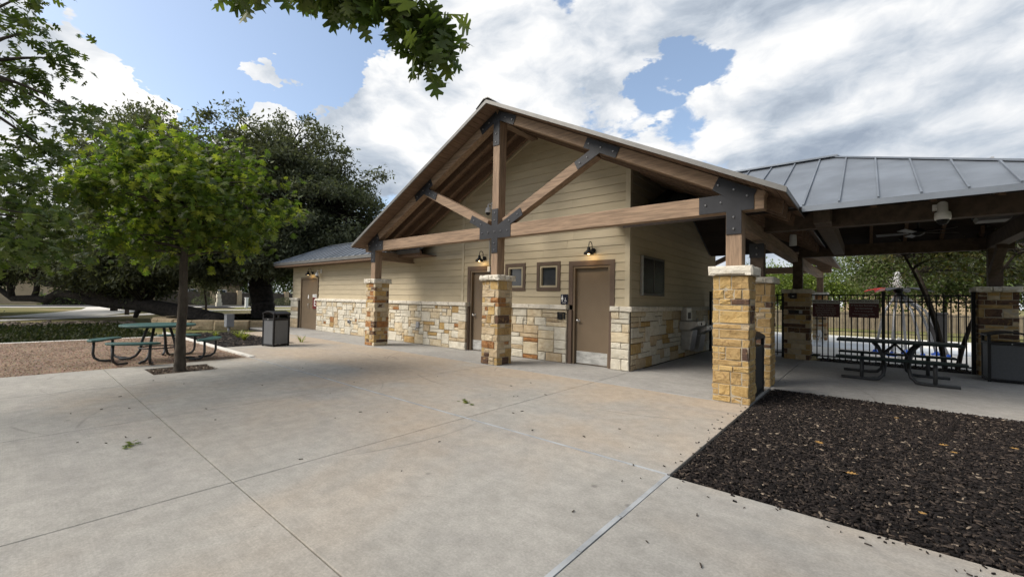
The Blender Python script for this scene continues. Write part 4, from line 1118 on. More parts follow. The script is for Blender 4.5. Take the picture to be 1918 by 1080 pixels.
# ------------------------------------------------------------------ bins
M_mesh = mat('perforated_grey_panel', (0.08, 0.083, 0.09), 0.5, 0.1, 40, bump=0.3, bscale=220)
M_meshpale = mat('grey_bin_panel', (0.125, 0.13, 0.138), 0.5, 0.08, 60, bump=0.25, bscale=200)
def bin_(x0, y0, w, d, h, label, panel=M_mesh, hood=True, rz=0.0):
    t = thing('litter_bin', label, 'litter bin', (x0 + w / 2, y0 + d / 2, 0), 'black framed litter bins')
    hb = h * .74
    f = .045
    mb = MB()
    for (a, b) in ((x0, y0), (x0 + w - f, y0), (x0, y0 + d - f), (x0 + w - f, y0 + d - f)): mb.box((a, b, .0), (a + f, b + f, h - .05))
    mb.box((x0 + f, y0, .02), (x0 + w - f, y0 + .03, .06)).box((x0 + f, y0 + d - .03, .02), (x0 + w - f, y0 + d, .06)).box((x0, y0 + f, .02), (x0 + .03, y0 + d - f, .06)).box((x0 + w - .03, y0 + f, .02), (x0 + w, y0 + d - f, .06))
    mb.box((x0 - .002, y0 - .002, hb), (x0 + w + .002, y0 + d + .002, hb + .045))
    mb.build('frame', M_black, t, bevel=.004)
    q = .012
    MB().box((x0 + f + .004, y0 + q, .065), (x0 + w - f - .004, y0 + q + .012, hb - .004)).build('panel', panel, t)
    MB().box((x0 + f + .004, y0 + d - q - .012, .065), (x0 + w - f - .004, y0 + d - q, hb - .004)).build('panel', panel, t)
    MB().box((x0 + q, y0 + f + .004, .065), (x0 + q + .012, y0 + d - f - .004, hb - .004)).build('panel', panel, t)
    MB().box((x0 + w - q - .012, y0 + f + .004, .065), (x0 + w - q, y0 + d - f - .004, hb - .004)).build('panel', panel, t)
    MB().box((x0 + .02, y0 + .02, hb - .25), (x0 + w - .02, y0 + d - .02, hb - .01)).build('liner', M_black, t)
    pts = [(x0 - .012 + (w + .024) * k / 8, h - .07 + .075 * math.sin(math.pi * k / 8)) for k in range(9)]
    MB().prism([(a, y0 - .012, b) for a, b in pts] + [(a, y0 - .012, b - .032) for a, b in reversed(pts)], (0, d + .024, 0)).build('hood', M_black, t, bevel=.003)
    MB().lathe((x0 + w / 2, y0 - .002, hb + .022), [(.012, 0), (.012, -.012)], 10, 'y').build('lock', M_steel, t, True)
    if rz: t.rotation_euler = (0, 0, rz)
    return t
bin_(-13.32, 4.70, .50, .50, 1.0, 'pale grey panelled litter bin with an arched black hood by the left mulch bed', M_meshpale, rz=R(14))
bin_(-1.62, 7.42, .30, .72, 1.0, 'narrow black litter bin between the two golden stone pillars', M_black)
bin_(1.84, 12.62, .64, .64, 1.0, 'dark litter bin with perforated grey panels beside the picnic table', M_mesh)

# ------------------------------------------------------------------ tables
M_green = mat('green_plastisol', (0.03, 0.092, 0.084), 0.42, 0.15, 6, bump=0.25, bscale=140, spec=0.5)
M_greend = mat('dark_green_plastisol', (0.008, 0.019, 0.017), 0.5, 0.15, 6, bump=0.2, bscale=140, spec=0.3)
M_leg = mat('grey_tube_steel', (0.045, 0.047, 0.05), 0.5, 0.15, 8, spec=0.35)
def slab_ellipse(mb, c, ax, ay, ang, th, n=40, p=2.0):
    cx, cy, cz = c; ca, sa = math.cos(ang), math.sin(ang)
    pts = []
    for i in range(n):
        t_ = 2 * math.pi * i / n
        u = ax * math.copysign(abs(math.cos(t_)) ** (2 / p), math.cos(t_)); v = ay * math.copysign(abs(math.sin(t_)) ** (2 / p), math.sin(t_))
        pts.append((cx + u * ca - v * sa, cy + u * sa + v * ca, cz - th))
    mb.prism(pts, (0, 0, th)); return mb
TX, TY = -12.0, 2.12
T = thing('round_picnic_table', 'round green picnic table with four attached benches on the granite bed', 'picnic table', (TX, TY, 0))
slab_ellipse(MB(), (TX, TY, .765), .66, .66, 0, .045, 48).build('tabletop', M_green, T, bevel=.012)
for k in range(4):
    a = R(56 + 90 * k)
    cx, cy = TX + 1.02 * math.cos(a), TY + 1.02 * math.sin(a)
    # seat: arc plank following the table edge
    pts = []
    for r, seq in ((1.17, np.linspace(-.46, .46, 13)), (.88, np.linspace(.42, -.42, 13))):
        for q in seq:
            e = 1 - .10 * (abs(q) / .46) ** 4 if r > 1 else 1 + .08 * (abs(q) / .42) ** 4
            pts.append((TX + r * e * math.cos(a + q), TY + r * e * math.sin(a + q), .415))
    MB().prism(pts, (0, 0, .04)).build('bench_seat', M_green, T, bevel=.01)
    for q in (-.30, .30):
        b = a + q
        d = Vector((math.cos(b), math.sin(b), 0)); c0 = Vector((TX, TY, 0))
        MB().tube([c0 + d * 1.04 + Vector((0, 0, .41)), c0 + d * 1.045 + Vector((0, 0, .16)), c0 + d * 1.02 + Vector((0, 0, .08)), c0 + d * .95 + Vector((0, 0, .025)), c0 + d * .85 + Vector((0, 0, .012)), c0 + d * .72 + Vector((0, 0, .012))], .024, 8).build('bench_leg', M_leg, T, True)
    d = Vector((math.cos(a), math.sin(a), 0)); c0 = Vector((TX, TY, 0))
    MB().tube([c0 + d * .20 + Vector((0, 0, .715)), c0 + d * .30 + Vector((0, 0, .40)), c0 + d * .33 + Vector((0, 0, .2)), c0 + d * .40 + Vector((0, 0, .08)), c0 + d * .50 + Vector((0, 0, .025)), c0 + d * .70 + Vector((0, 0, .012))], .027, 8).build('table_leg', M_leg, T, True)
mb = MB(); ring = [(TX + .33 * math.cos(q), TY + .33 * math.sin(q), .26) for q in np.linspace(0, 2 * math.pi, 25)]
mb.tube(ring, .016, 6).build('brace_ring', M_leg, T, True)
# rectangular picnic table in the pavilion
PXc, PYc = .43, 11.58
T = thing('picnic_table', 'long dark green picnic table with two benches under the pavilion', 'picnic table', (PXc, PYc, 0))
MB().box((PXc - .93, PYc - .37, .72), (PXc + .93, PYc + .37, .765)).build('tabletop', M_greend, T, bevel=.014)
for yy in (-.62, .62):
    MB().box((PXc - .93, PYc + yy - .13, .415), (PXc + .93, PYc + yy + .13, .455)).build('bench_seat', M_greend, T, bevel=.012)
for sx in (-1, 1):
    for sy in (-1, 1):
        x_ = PXc + sx * .22; 
        pts = [(x_ - sx * .0, PYc + sy * .20, .715)]
        MB().tube([(PXc + sx * .34, PYc + sy * .16, .715), (PXc + sx * .26, PYc + sy * .22, .62), (PXc + sx * .20, PYc + sy * .36, .46), (PXc + sx * .17, PYc + sy * .50, .28), (PXc + sx * .20, PYc + sy * .58, .12), (PXc + sx * .27, PYc + sy * .62, .045), (PXc + sx * .38, PYc + sy * .63, .028), (PXc + sx * .84, PYc + sy * .63, .028)], .032, 10).build('curved_leg', M_leg, T, True)
        MB().tube([(PXc + sx * .52, PYc + sy * .63, .03), (PXc + sx * .52, PYc + sy * .62, .415)], .032, 10).build('bench_post', M_leg, T, True)
for sx in (-1, 1):
    MB().tube([(PXc, PYc + .0, .70), (PXc + sx * .22, PYc - .36, .44)], .018, 6).tube([(PXc, PYc, .70), (PXc + sx * .22, PYc + .36, .44)], .018, 6).build('brace', M_leg, T, True)

# ------------------------------------------------------------------ fence, gate, fence signs
def fence(label, cat, x0, x1, y, z0, z1, posts, name='picket_fence', pitch=.118, gap=.15):
    t = thing(name, label, cat, (x0, y, 0))
    for z in (z1 - .02, z1 - gap - .02, z0 + .08):
        MB().box((x0, y - .018, z - .016), (x1, y + .018, z + .016)).build('rail', M_black, t)
    x = x0 + pitch; first = None
    while x < x1 - .03:
        if min(abs(x - p) for p in posts) > .05:
            if first is None: first = MB().box((x - .0125, y - .0125, z0), (x + .0125, y + .0125, z1)).build('picket', M_black, t); fx = x
            else: shared(first, (x - fx, 0, 0))
        x += pitch
    for p in posts:
        MB().box((p - .032, y - .032, 0), (p + .032, y + .032, z1 + .05)).prism([(p - .038, y - .038, z1 + .05), (p + .038, y - .038, z1 + .05), (p + .038, y + .038, z1 + .05), (p - .038, y + .038, z1 + .05)], (0, 0, .02)).build('post', M_black, t)
    return t
fence('black steel picket fence between the two shaded stone pillars', 'fence', -1.14, 1.83, 13.78, .05, 1.745, (.30, 1.80))
fence('black steel picket gate left of the shaded stone pillar', 'gate', -3.70, -1.76, 13.85, .05, 1.745, (-3.68, -1.79), 'picket_gate')
M_maroon = mat('sign_maroon', (0.075, 0.014, 0.018), 0.5, 0.05, 4)
M_signgrey = mat('sign_header_grey', (0.42, 0.42, 0.41), 0.5, 0.04, 4)
def fsign(x0, x1, z0, z1, label, lines):
    y = 13.74
    t = thing('park_sign', label, 'sign', ((x0 + x1) / 2, y, z0), 'maroon park signs on the picket fence')
    zs = z1 - .10
    MB().box((x0, y - .006, z0), (x1, y + .004, zs)).build('sign_panel', M_maroon, t)
    hd = MB().box((x0, y - .0062, zs), (x1, y + .004, z1)).build('sign_header', M_signgrey, t)
    text('header_text', 'REDBIRD RANCH', .068, ((x0 + x1) / 2, y - .008, (zs + z1) / 2 + .003), hd, M_black)
    z = zs - .05
    for s, sz in lines:
        text('sign_text', s, sz, ((x0 + x1) / 2, y - .008, z), t, M_signgrey); z -= sz * 1.28
fsign(-1.12, -.55, 1.155, 1.60, 'maroon rules sign with a grey header hung nearest the switch-box pillar',
      [('No Bikes, Scooters,', .044), ('Skateboards, Hoverboards,', .040), ('Strollers, Rollerblades, Other', .036), ('Sports Equipment, or Glass', .038), ('Coverings and Pets Allowed', .038), ('Anywhere in Pool Area', .038)])
fsign(-.36, .22, 1.165, 1.62, 'maroon See Something sign with a grey header near the middle fence post',
      [('If You See Something', .056), ('Say Something!', .056), ('Call 911 for Emergencies', .036), ('', .022), ('For Non-Emergencies Call Office', .032), ('210-000-0000', .030)])
t = thing('switch_boxes', 'black switch boxes and card reader on the shaded gate pillar', 'switch box', (-1.45, 13.55, 1.2))
y = 13.55
MB().box((-1.60, y - .07, 1.62), (-1.44, y, 1.77)).build('reader', M_black, t, bevel=.006)
MB().box((-1.545, y - .074, 1.675), (-1.495, y - .0705, 1.69)).build('reader_light', M_white, t)
MB().box((-1.62, y - .05, 1.225), (-1.51, y, 1.31)).box((-1.50, y - .05, 1.225), (-1.40, y, 1.31)).build('switch', M_black, t, bevel=.006)
MB().box((-1.39, y - .04, 1.225), (-1.32, y, 1.31)).build('cover_plate', M_grey, t, bevel=.004)
M_slatef = mat('fan_grey', (0.13, 0.13, 0.135), 0.5, 0.1, 6)
t = thing('ceiling_fan', 'grey bladed ceiling fan hanging inside the dark pavilion', 'fan', (.76, 11.3, 2.9))
MB().tube([(.76, 11.3, 2.95), (.76, 11.3, 4.05)], .014, 8).build('down_rod', M_black, t, True)
MB().lathe((.76, 11.3, 2.86), [(.03, .12), (.09, .09), (.10, .02), (.05, -.02)], 16).build('motor', M_black, t, True)
for k in range(5):
    a = R(28 + 72 * k); d = Vector((math.cos(a), math.sin(a), 0)); s_ = Vector((-d.y, d.x, .25)).normalized()
    c0 = Vector((.76, 11.3, 2.89))
    MB().prism([c0 + d * .14 - s_ * .04, c0 + d * .62 - s_ * .065, c0 + d * .62 + s_ * .065, c0 + d * .14 + s_ * .04], (0, 0, .008)).build('blade', M_slatef, t)
t = thing('spot_lamp', 'grey cylinder downlight under the pavilion beam near the second golden pillar', 'lamp', (-1.05, 9.3, 2.5))
MB().lathe((-1.05, 9.3, 2.55), [(.05, .2), (.055, .18), (.06, 0), (.05, -.004)], 14).build('housing', M_grey, t, True)
t = thing('flood_lamp', 'grey floodlight on the inside of the pavilion near the right end', 'lamp', (1.5, 10.2, 2.9))
MB().prism([(1.35, 10.0, 2.93), (1.75, 10.0, 2.93), (1.72, 10.0, 2.86), (1.38, 10.0, 2.86)], (0, .35, 0)).build('housing', M_slatef, t, bevel=.01)
MB().box((1.53, 10.12, 2.931), (1.57, 10.2, 3.9)).build('stem', M_grey, t)

# ------------------------------------------------------------------ small things on the ground
t = thing('utility_box', 'grey utility box on a short post in the left mulch bed', 'utility box', (-19.4, 5.6, 0))
M_slate = mat('slate_grey_metal', (0.19, 0.20, 0.22), 0.5, 0.1, 6)
MB().box((-19.58, 5.47, .16), (-19.26, 5.73, .64)).build('box', M_slate, t, bevel=.01)
MB().box((-19.595, 5.455, .64), (-19.245, 5.745, .66)).build('lid', M_slate, t)
MB().tube([(-19.43, 5.6, -.08), (-19.43, 5.6, .17)], .05, 8).build('stub_post', M_grey, t, True)
M_blade = leaf_mat('strap_leaf', (0.13, 0.17, 0.03), (0.19, 0.22, 0.05), (0.27, 0.27, 0.09), 0.35)
def strap_plant(x, y, n, h, label):
    t = thing('strap_leaf_plant', label, 'plant', (x, y, -.03), 'strap-leaved plants in the left mulch bed')
    mb = MB()
    for k in range(n):
        a = rnd.uniform(0, 6.283); l = h * rnd.uniform(.6, 1.2); lean = rnd.uniform(.3, 1.0)
        d = Vector((math.cos(a), math.sin(a), 0)); s_ = Vector((-d.y, d.x, 0)); w_ = rnd.uniform(.008, .016)
        p = [Vector((x, y, -.03)) + d * (lean * l * q ** 1.4 + .02) + Vector((0, 0, l * (q - .55 * lean * q * q))) for q in (0, .35, .7, 1)]
        ws = (w_, w_ * 1.1, w_ * .8, .001)
        for i in range(3):
            mb.poly([p[i] - s_ * ws[i], p[i] + s_ * ws[i], p[i + 1] + s_ * ws[i + 1], p[i + 1] - s_ * ws[i + 1]], [(0, 1, 2, 3)])
    mb.build('leaves', M_blade, t)
strap_plant(-15.3, 4.85, 46, .40, 'strap-leaved plant closest to the grey panelled bin')
strap_plant(-16.35, 5.0, 40, .40, 'middle strap-leaved plant of the three in the mulch')
strap_plant(-17.3, 4.6, 24, .26, 'smallest strap-leaved plant, nearest the round table')
strap_plant(-13.6, 5.9, 14, .34, 'thin strap-leaved plant behind the grey panelled bin')
M_dry = leaf_mat('fallen_leaf', (0.30, 0.16, 0.05), (0.38, 0.22, 0.07), (0.45, 0.30, 0.12), 0.1)
for i, (x, y) in enumerate(((-.35, 5.35), (-.15, 4.6), (.55, 6.2), (.62, 6.0), (1.1, 6.6), (.95, 4.9), (.25, 7.3), (.3, 4.1), (1.6, 5.9))):
    t = thing('fallen_leaf', 'dry orange oak leaf on the dark mulch, ' + ('third in from the concrete corner', 'close in front of the plaza edge middle', 'left one of the touching pair mid-bed', 'right one of the touching pair mid-bed', 'just right of the touching pair', 'between the pair and the front edge', 'farthest back toward the picnic table', 'nearest the front concrete edge', 'farthest right in view', 'nearest the concrete corner joint')[i], 'leaf', (x, y, .05), 'fallen oak leaves on the mulch')
    A, F = LOBED; a = rnd.uniform(0, 6.28); s = rnd.uniform(.055, .095)
    V = [(x + s * (q[0] * math.cos(a) - q[1] * math.sin(a)), y + s * (q[0] * math.sin(a) + q[1] * math.cos(a)), .03 + s * (.3 - .8 * q[2]) * .6) for q in A]
    raw('blade', V, [tuple(f) for f in F.tolist()], M_dry, t)
for i, (x, y, m) in enumerate(((-5.31, .76, 0), (-4.31, 4.15, 0))):
    t = thing('leaf_sprig', ('fallen green oak sprig on the foreground concrete', 'fallen green oak sprig beyond the white sealed joint')[i], 'sprig', (x, y, 0), 'fallen green sprigs')
    P = np.column_stack([x + nrg.normal(size=9) * .06, y + nrg.normal(size=9) * .04, np.full(9, .012)])
    o = leaf_mesh('leaves', P, .085, LOBED, LF_young, t, droop=0)
    for v in o.data.vertices: v.co.z = .012 + (v.co.z - .012) * .22 if v.co.z > .012 else .006 + .004 * rnd.random()
mb = MB()
for k in range(70):
    x, y = rnd.uniform(-9.5, 0.8), rnd.uniform(-1.0, 6.6)
    if x > -1.3: y = min(y, 3.4)
    a = rnd.uniform(0, 6.28); l = rnd.uniform(.005, .022); c, s = math.cos(a), math.sin(a); w_ = l * rnd.uniform(.25, .6)
    mb.prism([(x + u * l * c - v * w_ * s, y + u * l * s + v * w_ * c, .0045) for u, v in ((-1, -.5), (1, -.2), (.8, .6), (-.7, .7))], (0, 0, .006))
o = mb.build('leaf_litter', mat('litter_brown', (.05, .038, .03), .9), None); o['kind'] = 'stuff'
# ------------------------------------------------------------------ trees
def limb_path(p, q, sag, n=8): return bez(p, q, sag, n)
def build_tree(name, label, base, trunk, r0, r1, m_bark, crown_fn, group=None, cat='tree'):
    t = thing(name, label, cat, base, group)
    A = np.array(trunk, float); u = np.linspace(0, len(A) - 1, 30)
    Q = np.column_stack([np.interp(u, range(len(A)), A[:, k]) for k in range(3)]); Q[2:-1, :2] += nrg.normal(size=(27, 2)) * r0 * .03
    rad = np.linspace(r0, r1, 30) * (1 + .05 * nrg.normal(size=30)); rad[:4] *= (1.45, 1.25, 1.1, 1.03)
    MB().tube([tuple(q) for q in Q], list(rad), 14).build('trunk', m_bark, t, True)
    crown_fn(t)
    return t
# young red oak in the paved tree pit
def young(t):
    c = np.array((-9.86, 2.14, 3.18)); r = np.array((1.36, 1.36, 1.10))
    P, d = shell_points(c, r, 165, .4, .95, .75, 4)
    w = ((P[:, 2] - 3.0) / 1.2).clip(-1, 1)
    P[:, :2] = c[:2] + (P[:, :2] - c[:2]) * (1.12 - .22 * w[:, None].clip(0, 1))
    skel = [(-9.92, 2.08, z) for z in np.linspace(2.0, 3.9, 14)]
    twigs(t, 'limbs', skel, P, M_bark_pale, .026, .004, 5, 1, .12)
    crown(t, P, 38, .155, .150, LOBED, LF_young, d * .5, .8, .3, 5)
    sh2, d2 = shell_points(c, r * 1.13, 46, 0, .7, .4, 41)
    twigs(t, 'spurs', [tuple(p) for p in P[::4]], sh2, M_bark_pale, .010, .003, 4, 1, .04)['kind'] = 'stuff'
    leaf_mesh('spur_leaves', np.repeat(sh2, 13, 0) + nrg.normal(size=(46 * 13, 3)) * .085, .15, LOBED, LF_young, t, .1, np.repeat(d2, 13, 0) * .5)
    sh = np.array([(-9.55, 2.5, 4.45), (-9.2, 2.75, 4.35), (-9.35, 2.6, 4.25), (-10.25, 1.8, 4.55), (-8.95, 2.95, 4.1), (-10.7, 1.4, 4.3), (-8.45, 3.35, 3.55), (-8.35, 3.3, 3.2), (-8.5, 3.2, 2.75), (-9.0, 2.9, 3.95)])
    twigs(t, 'shoots', [(-9.9, 2.1, 3.7)], sh, M_bark_pale, .014, .004, 6, 1, .1)
    leaf_mesh('shoot_leaves', np.repeat(sh, 14, 0) + nrg.normal(size=(140, 3)) * .10, .15, LOBED, LF_young, t, .1)
build_tree('young_oak', 'young green oak growing from the square tree pit in the concrete', (-9.92, 2.08, -.04),
           [(-9.92, 2.08, -.05), (-9.92, 2.08, .08), (-9.93, 2.08, .6), (-9.91, 2.09, 1.3), (-9.93, 2.08, 2.0), (-9.9, 2.1, 2.8), (-9.92, 2.1, 3.6)], .10, .045, M_bark_pale, young)
# oak off the left edge whose boughs hang into view
def left_oak(t):
    L = np.array([(-7.81, -0.17, 4.76), (-7.57, 0.05, 4.5), (-7.33, 0.26, 4.25), (-7.57, 0.07, 3.98), (-7.72, -0.05, 3.80), (-7.33, 0.28, 3.58), (-7.12, 0.46, 3.56), (-7.62, 0.09, 3.28), (-7.45, 0.22, 3.02),
                  (-7.72, -0.02, 2.85), (-7.67, 0.04, 2.45), (-7.40, 0.27, 2.30), (-7.82, -0.07, 2.05), (-7.9, -.2, 2.6), (-7.85, -.2, 3.2), (-7.9, -.25, 4.1), (-7.6, .0, 4.95), (-7.95, -.3, 5.2)])
    g = np.random.default_rng(3)
    far = np.array([(-9.6, -0.9, 3.1), (-9.4, -.4, 2.7), (-9.8, .0, 2.5), (-9.5, .3, 2.25), (-9.9, -.3, 3.5), (-9.2, .1, 2.15), (-9.7, .5, 2.9), (-10, .35, 2.2), (-9.6, -.2, 1.95), (-9.3, -.3, 2.0), (-9.9, .7, 2.5), (-9.2, -.1, 3.0)])
    back = np.array([(-8.6, -1.6, 4.2), (-8.2, -2.6, 4.0), (-7.2, -3.2, 4.6), (-9.2, -2.2, 3.4), (-8.0, -1.6, 5.2), (-6.8, -2.2, 5.4), (-9.6, -1.6, 4.4), (-7.6, -1.0, 5.6), (-8.8, -.9, 4.9)])
    P = np.concatenate([L + g.normal(size=L.shape) * .03, far, far + g.normal(size=far.shape) * .25, back, back + g.normal(size=back.shape) * .5])
    sp = np.concatenate([np.full(len(L), .13), np.full(2 * len(far), .26), np.full(2 * len(back), .4)])
    ct = np.concatenate([np.full(len(L), 40), np.full(2 * len(far), 62), np.full(2 * len(back), 90)]).astype(int)
    skel = [(-8.2, -1.6, z) for z in np.linspace(2.0, 5.0, 12)] + [(-8.2 + .05 * k, -1.6 + .12 * k, 3.0 + .1 * k) for k in range(10)]
    twigs(t, 'limbs', skel, P, M_bark, .035, .005, 6, 1, .2)
    idx = np.repeat(np.arange(len(P)), ct)
    leaf_mesh('crown', P[idx] + g.normal(size=(len(idx), 3)) * sp[idx][:, None] * np.array([1, 1, .6]), .135, LOBED, LF_oak, t, .45)
build_tree('red_oak', 'tall oak at the left edge with leafy boughs reaching into view', (-8.2, -1.6, -.02),
           [(-8.2, -1.6, -.1), (-8.2, -1.6, .5), (-8.22, -1.62, 1.5), (-8.2, -1.6, 2.6), (-8.15, -1.6, 3.8), (-8.1, -1.6, 5.0)], .15, .05, M_bark, left_oak)
# oak behind the viewer; one bough droops into the top of the view
def over_oak(t):
    L = np.array([(-2.61, 0.75, 3.13), (-2.50, 0.80, 3.06), (-2.44, 0.9, 3.13), (-2.26, 1.01, 3.09), (-2.19, 1.08, 3.05), (-2.12, 1.14, 3.02), (-2.06, 1.2, 3.0), (-1.98, 1.26, 2.98), (-1.92, 1.32, 2.93), (-1.86, 1.36, 2.91), (-1.81, 1.41, 2.88),
                  (-1.76, 1.46, 2.84), (-1.78, 1.45, 2.76), (-1.79, 1.45, 2.70), (-1.74, 1.5, 2.80), (-2.0, 1.2, 3.12), (-1.9, 1.25, 3.06), (-2.15, 1.0, 3.16)])
    L = L + np.array((-.045, -.035, .075))
    g = np.random.default_rng(6)
    up = np.array([(-1.6, -1.2, 4.6), (-2.4, -1.9, 5.0), (-3.0, -2.6, 4.6), (-1.2, -2.2, 4.2), (-2.0, -2.8, 4.6), (-3.0, -3.2, 4.2), (-1.9, -1.4, 5.4), (-1.0, -1.4, 4.6), (-1.6, -2.6, 5.2)])
    P = np.concatenate([L, up, up + g.normal(size=up.shape) * .5])
    sp = np.concatenate([np.full(len(L), .055), np.full(2 * len(up), .4)]); ct = np.concatenate([np.full(len(L), 24), np.full(2 * len(up), 120)]).astype(int)
    idx = np.repeat(np.arange(len(P)), ct)
    skel = bez((-2.4, -2.4, 2.4), (-2.1, .3, 3.75), (0, 0, .8), 10) + bez((-2.1, .3, 3.75), (-1.95, 1.05, 3.3), (0, 0, .05), 6)
    mb = MB().tube(skel, list(np.linspace(.07, .018, len(skel))), 8)
    mb.build('bough', M_bark, t, True)
    twigs(t, 'limbs', skel, P, M_bark, .012, .003, 5, 1, .06)
    leaf_mesh('crown', P[idx] + g.normal(size=(len(idx), 3)) * sp[idx][:, None], .132, LOBED, LF_oak, t, .75, szvar=.3)
build_tree('red_oak', 'oak whose drooping bough of lobed leaves hangs across the top of the view', (-2.4, -2.4, -.02),
           [(-2.4, -2.4, -.1), (-2.4, -2.4, .6), (-2.42, -2.4, 1.6), (-2.4, -2.38, 2.6), (-2.4, -2.3, 3.6), (-2.4, -2.2, 4.6)], .13, .05, M_bark, over_oak)
# great live oak by the wing, in its block planter
def live(t):
    g = np.random.default_rng(9)
    right = np.array((.645 * 0 + .764, .645, 0)); fwd = np.array((-.645, .764, 0))
    ctr = np.array((-27.3, 8.0, 6.3))
    blobs = [((-27.2, 8.0, 7.2), (6.2, 6.0, 4.6), 330), ((-23.6, 11.2, 6.0), (3.4, 3.6, 3.3), 150), ((-30.8, 5.2, 6.6), (4.2, 4.2, 4.4), 170), ((-25.5, 9.6, 9.3), (4.2, 4.2, 2.5), 110),
             ((-31.0, 4.6, 9.9), (2.2, 2.2, 1.7), 40), ((-27.6, 7.0, 3.4), (5.2, 4.6, 1.5), 120), ((-22.9, 11.4, 4.4), (1.8, 2.2, 1.3), 50), ((-31.5, 4.2, 3.0), (3.6, 3.4, 1.5), 90), ((-23.0, 8.8, 3.5), (1.5, 1.5, 1.0), 45), ((-22.0, 7.7, 3.2), (.8, .8, .7), 16)]
    Ps = []; Ds = []
    for i, (c, r, n) in enumerate(blobs):
        P, d = shell_points(c, r, int(n * 1.6), .35, .8, .45, 20 + i); Ps.append(P); Ds.append(d)
    P = np.concatenate(Ps); Dn = np.concatenate(Ds)
    P[:, 2] = np.where(P[:, 2] > 4, 4 + (P[:, 2] - 4) * .88, P[:, 2])
    base = np.array((-26.2, 9.2, 0))
    tops = [((-26.5, 9.0, 2.6), (-27.5, 8.0, 7.5)), ((-26.2, 9.2, 2.2), (-23.6, 11.2, 6.2)), ((-26.4, 9.1, 2.2), (-30.5, 5.5, 6.5)), ((-26.3, 9.1, 2.6), (-25.5, 9.7, 9.0)), ((-26.4, 9.0, 2.4), (-27.0, 6.0, 4.2)), ((-30.5, 5.5, 6.5), (-31, 4.6, 9.5)), ((-30.5, 5.5, 5.5), (-32, 4.2, 3.2))]
    skel = []
    mb = MB()
    for a, b in tops:
        path = bez(a, b, (rnd.uniform(-.5, .5), rnd.uniform(-.5, .5), .5), 9); skel += path[2:]
        mb.tube(path, list(np.linspace(.38, .10, 9)), 9)
    mb.build('limbs', M_bark_dark, t, True)
    twigs(t, 'branches', skel, P, M_bark_dark, .06, .012, 5, 1, .4)
    crown(t, P, 110, .31, .20, SIMPLE, LF_live, Dn * .4, .65, .25, 12)
build_tree('live_oak', 'broad dark live oak with a thick black trunk behind the litter bin', (-26.2, 9.2, 0),
           [(-26.2, 9.2, -.2), (-26.2, 9.2, .3), (-26.25, 9.2, 1.0), (-26.4, 9.1, 1.8), (-26.45, 9.05, 2.7)], .62, .55, M_bark_dark, live)
# the reclining oak: its trunk leaves the planter almost flat
def lean(t):
    main = [(-25.3, 6.84, .0), (-26.74, 6.27, .28), (-28.44, 5.48, .55), (-30.18, 4.65, .80), (-32.21, 3.59, .84), (-33.12, 2.82, .95), (-33.68, 2.33, 1.25), (-35.21, 1.69, 1.35), (-35.8, 1.22, .95), (-36.38, .72, 1.02), (-37.97, .04, .98), (-39.5, -.6, 1.6)]
    MB().tube(main, [.46, .44, .40, .36, .30, .25, .23, .22, .2, .19, .17, .12], 10).build('reclining_trunk', M_bark_dark, t, True)
    fork = [(-31.6, 3.9, .9), (-32.43, 3.4, 1.15), (-33.23, 2.71, 1.55), (-34.75, 2.07, 1.9), (-35.68, 1.28, 1.95), (-36.37, .68, 2.3), (-37.4, .2, 3.2)]
    MB().tube(fork, [.26, .30, .32, .30, .27, .22, .14], 10).tube([(-36.3, .8, 1.0), (-36.6, .9, 1.5), (-36.3, .9, 2.0)], [.16, .14, .12], 8).tube([(-38.0, 0, 1.0), (-38.3, -.1, 1.7), (-38.6, -.3, 2.6)], [.16, .13, .1], 8).tube([(-30.3, 4.6, .8), (-30.4, 4.4, .35), (-30.45, 4.35, .1)], [.16, .13, .1], 8).build('limbs', M_bark_dark, t, True)
    blobs = [((-36.0, 1.2, 3.3), (3.4, 2.6, 1.3), 90), ((-33.5, 3.2, 2.6), (2.6, 2.0, 1.1), 70), ((-31.5, 4.4, 2.0), (2.2, 1.6, .9), 60), ((-38.5, -.6, 3.2), (3, 2.4, 1.5), 70), ((-30.0, 4.6, 2.4), (2.2, 1.8, .9), 50), ((-40.5, -2, 3.4), (3, 2.6, 1.8), 60)]
    Ps = []; Ds = []
    for i, (c, r, n) in enumerate(blobs):
        P, d = shell_points(c, r, n, .4, .8, .3, 50 + i); Ps.append(P); Ds.append(d)
    P = np.concatenate(Ps); Dn = np.concatenate(Ds)
    twigs(t, 'branches', main[3:] + fork, P, M_bark_dark, .05, .01, 5, 1, .3)
    crown(t, P, 100, .42, .21, SIMPLE, LF_live, Dn * .4, .6, .3, 14)
build_tree('reclining_oak', 'dark live oak with a trunk reclining low over the grass', (-25.6, 6.7, 0), [(-25.0, 6.95, -.25), (-25.35, 6.82, .0), (-25.9, 6.6, .12)], .55, .45, M_bark_dark, lean)
# planter ring of rough limestone blocks
rnd.seed(40)
PC = (-24.9, 8.3); PR = 4.1
RB = thing('planter_wall', 'ring of rough tan limestone blocks round the two live oaks', 'planter', (PC[0], PC[1], 0))
a = 0.0
while a < 6.24:
    da = rnd.uniform(.22, .34); b = min(a + da, 6.283); md = (a + b) / 2
    L = PR * (b - a) - .03; o_ = Vector((PC[0] + PR * math.cos(md), PC[1] + PR * math.sin(md), 0)); N = Vector((math.cos(md), math.sin(md), 0)); U = Vector((-N.y, N.x, 0))
    stone('block', o_, U, N, -L / 2, L / 2, -.14, .30 + rnd.uniform(-.04, .04), .5, ST['block'], RB, .03, .05)
    a = b
pb = sheet('planter_soil', [(PC[0] + (PR - .25) * math.cos(q), PC[1] + (PR - .25) * math.sin(q)) for q in np.linspace(0, 6.2, 30)], .16, M_soil)

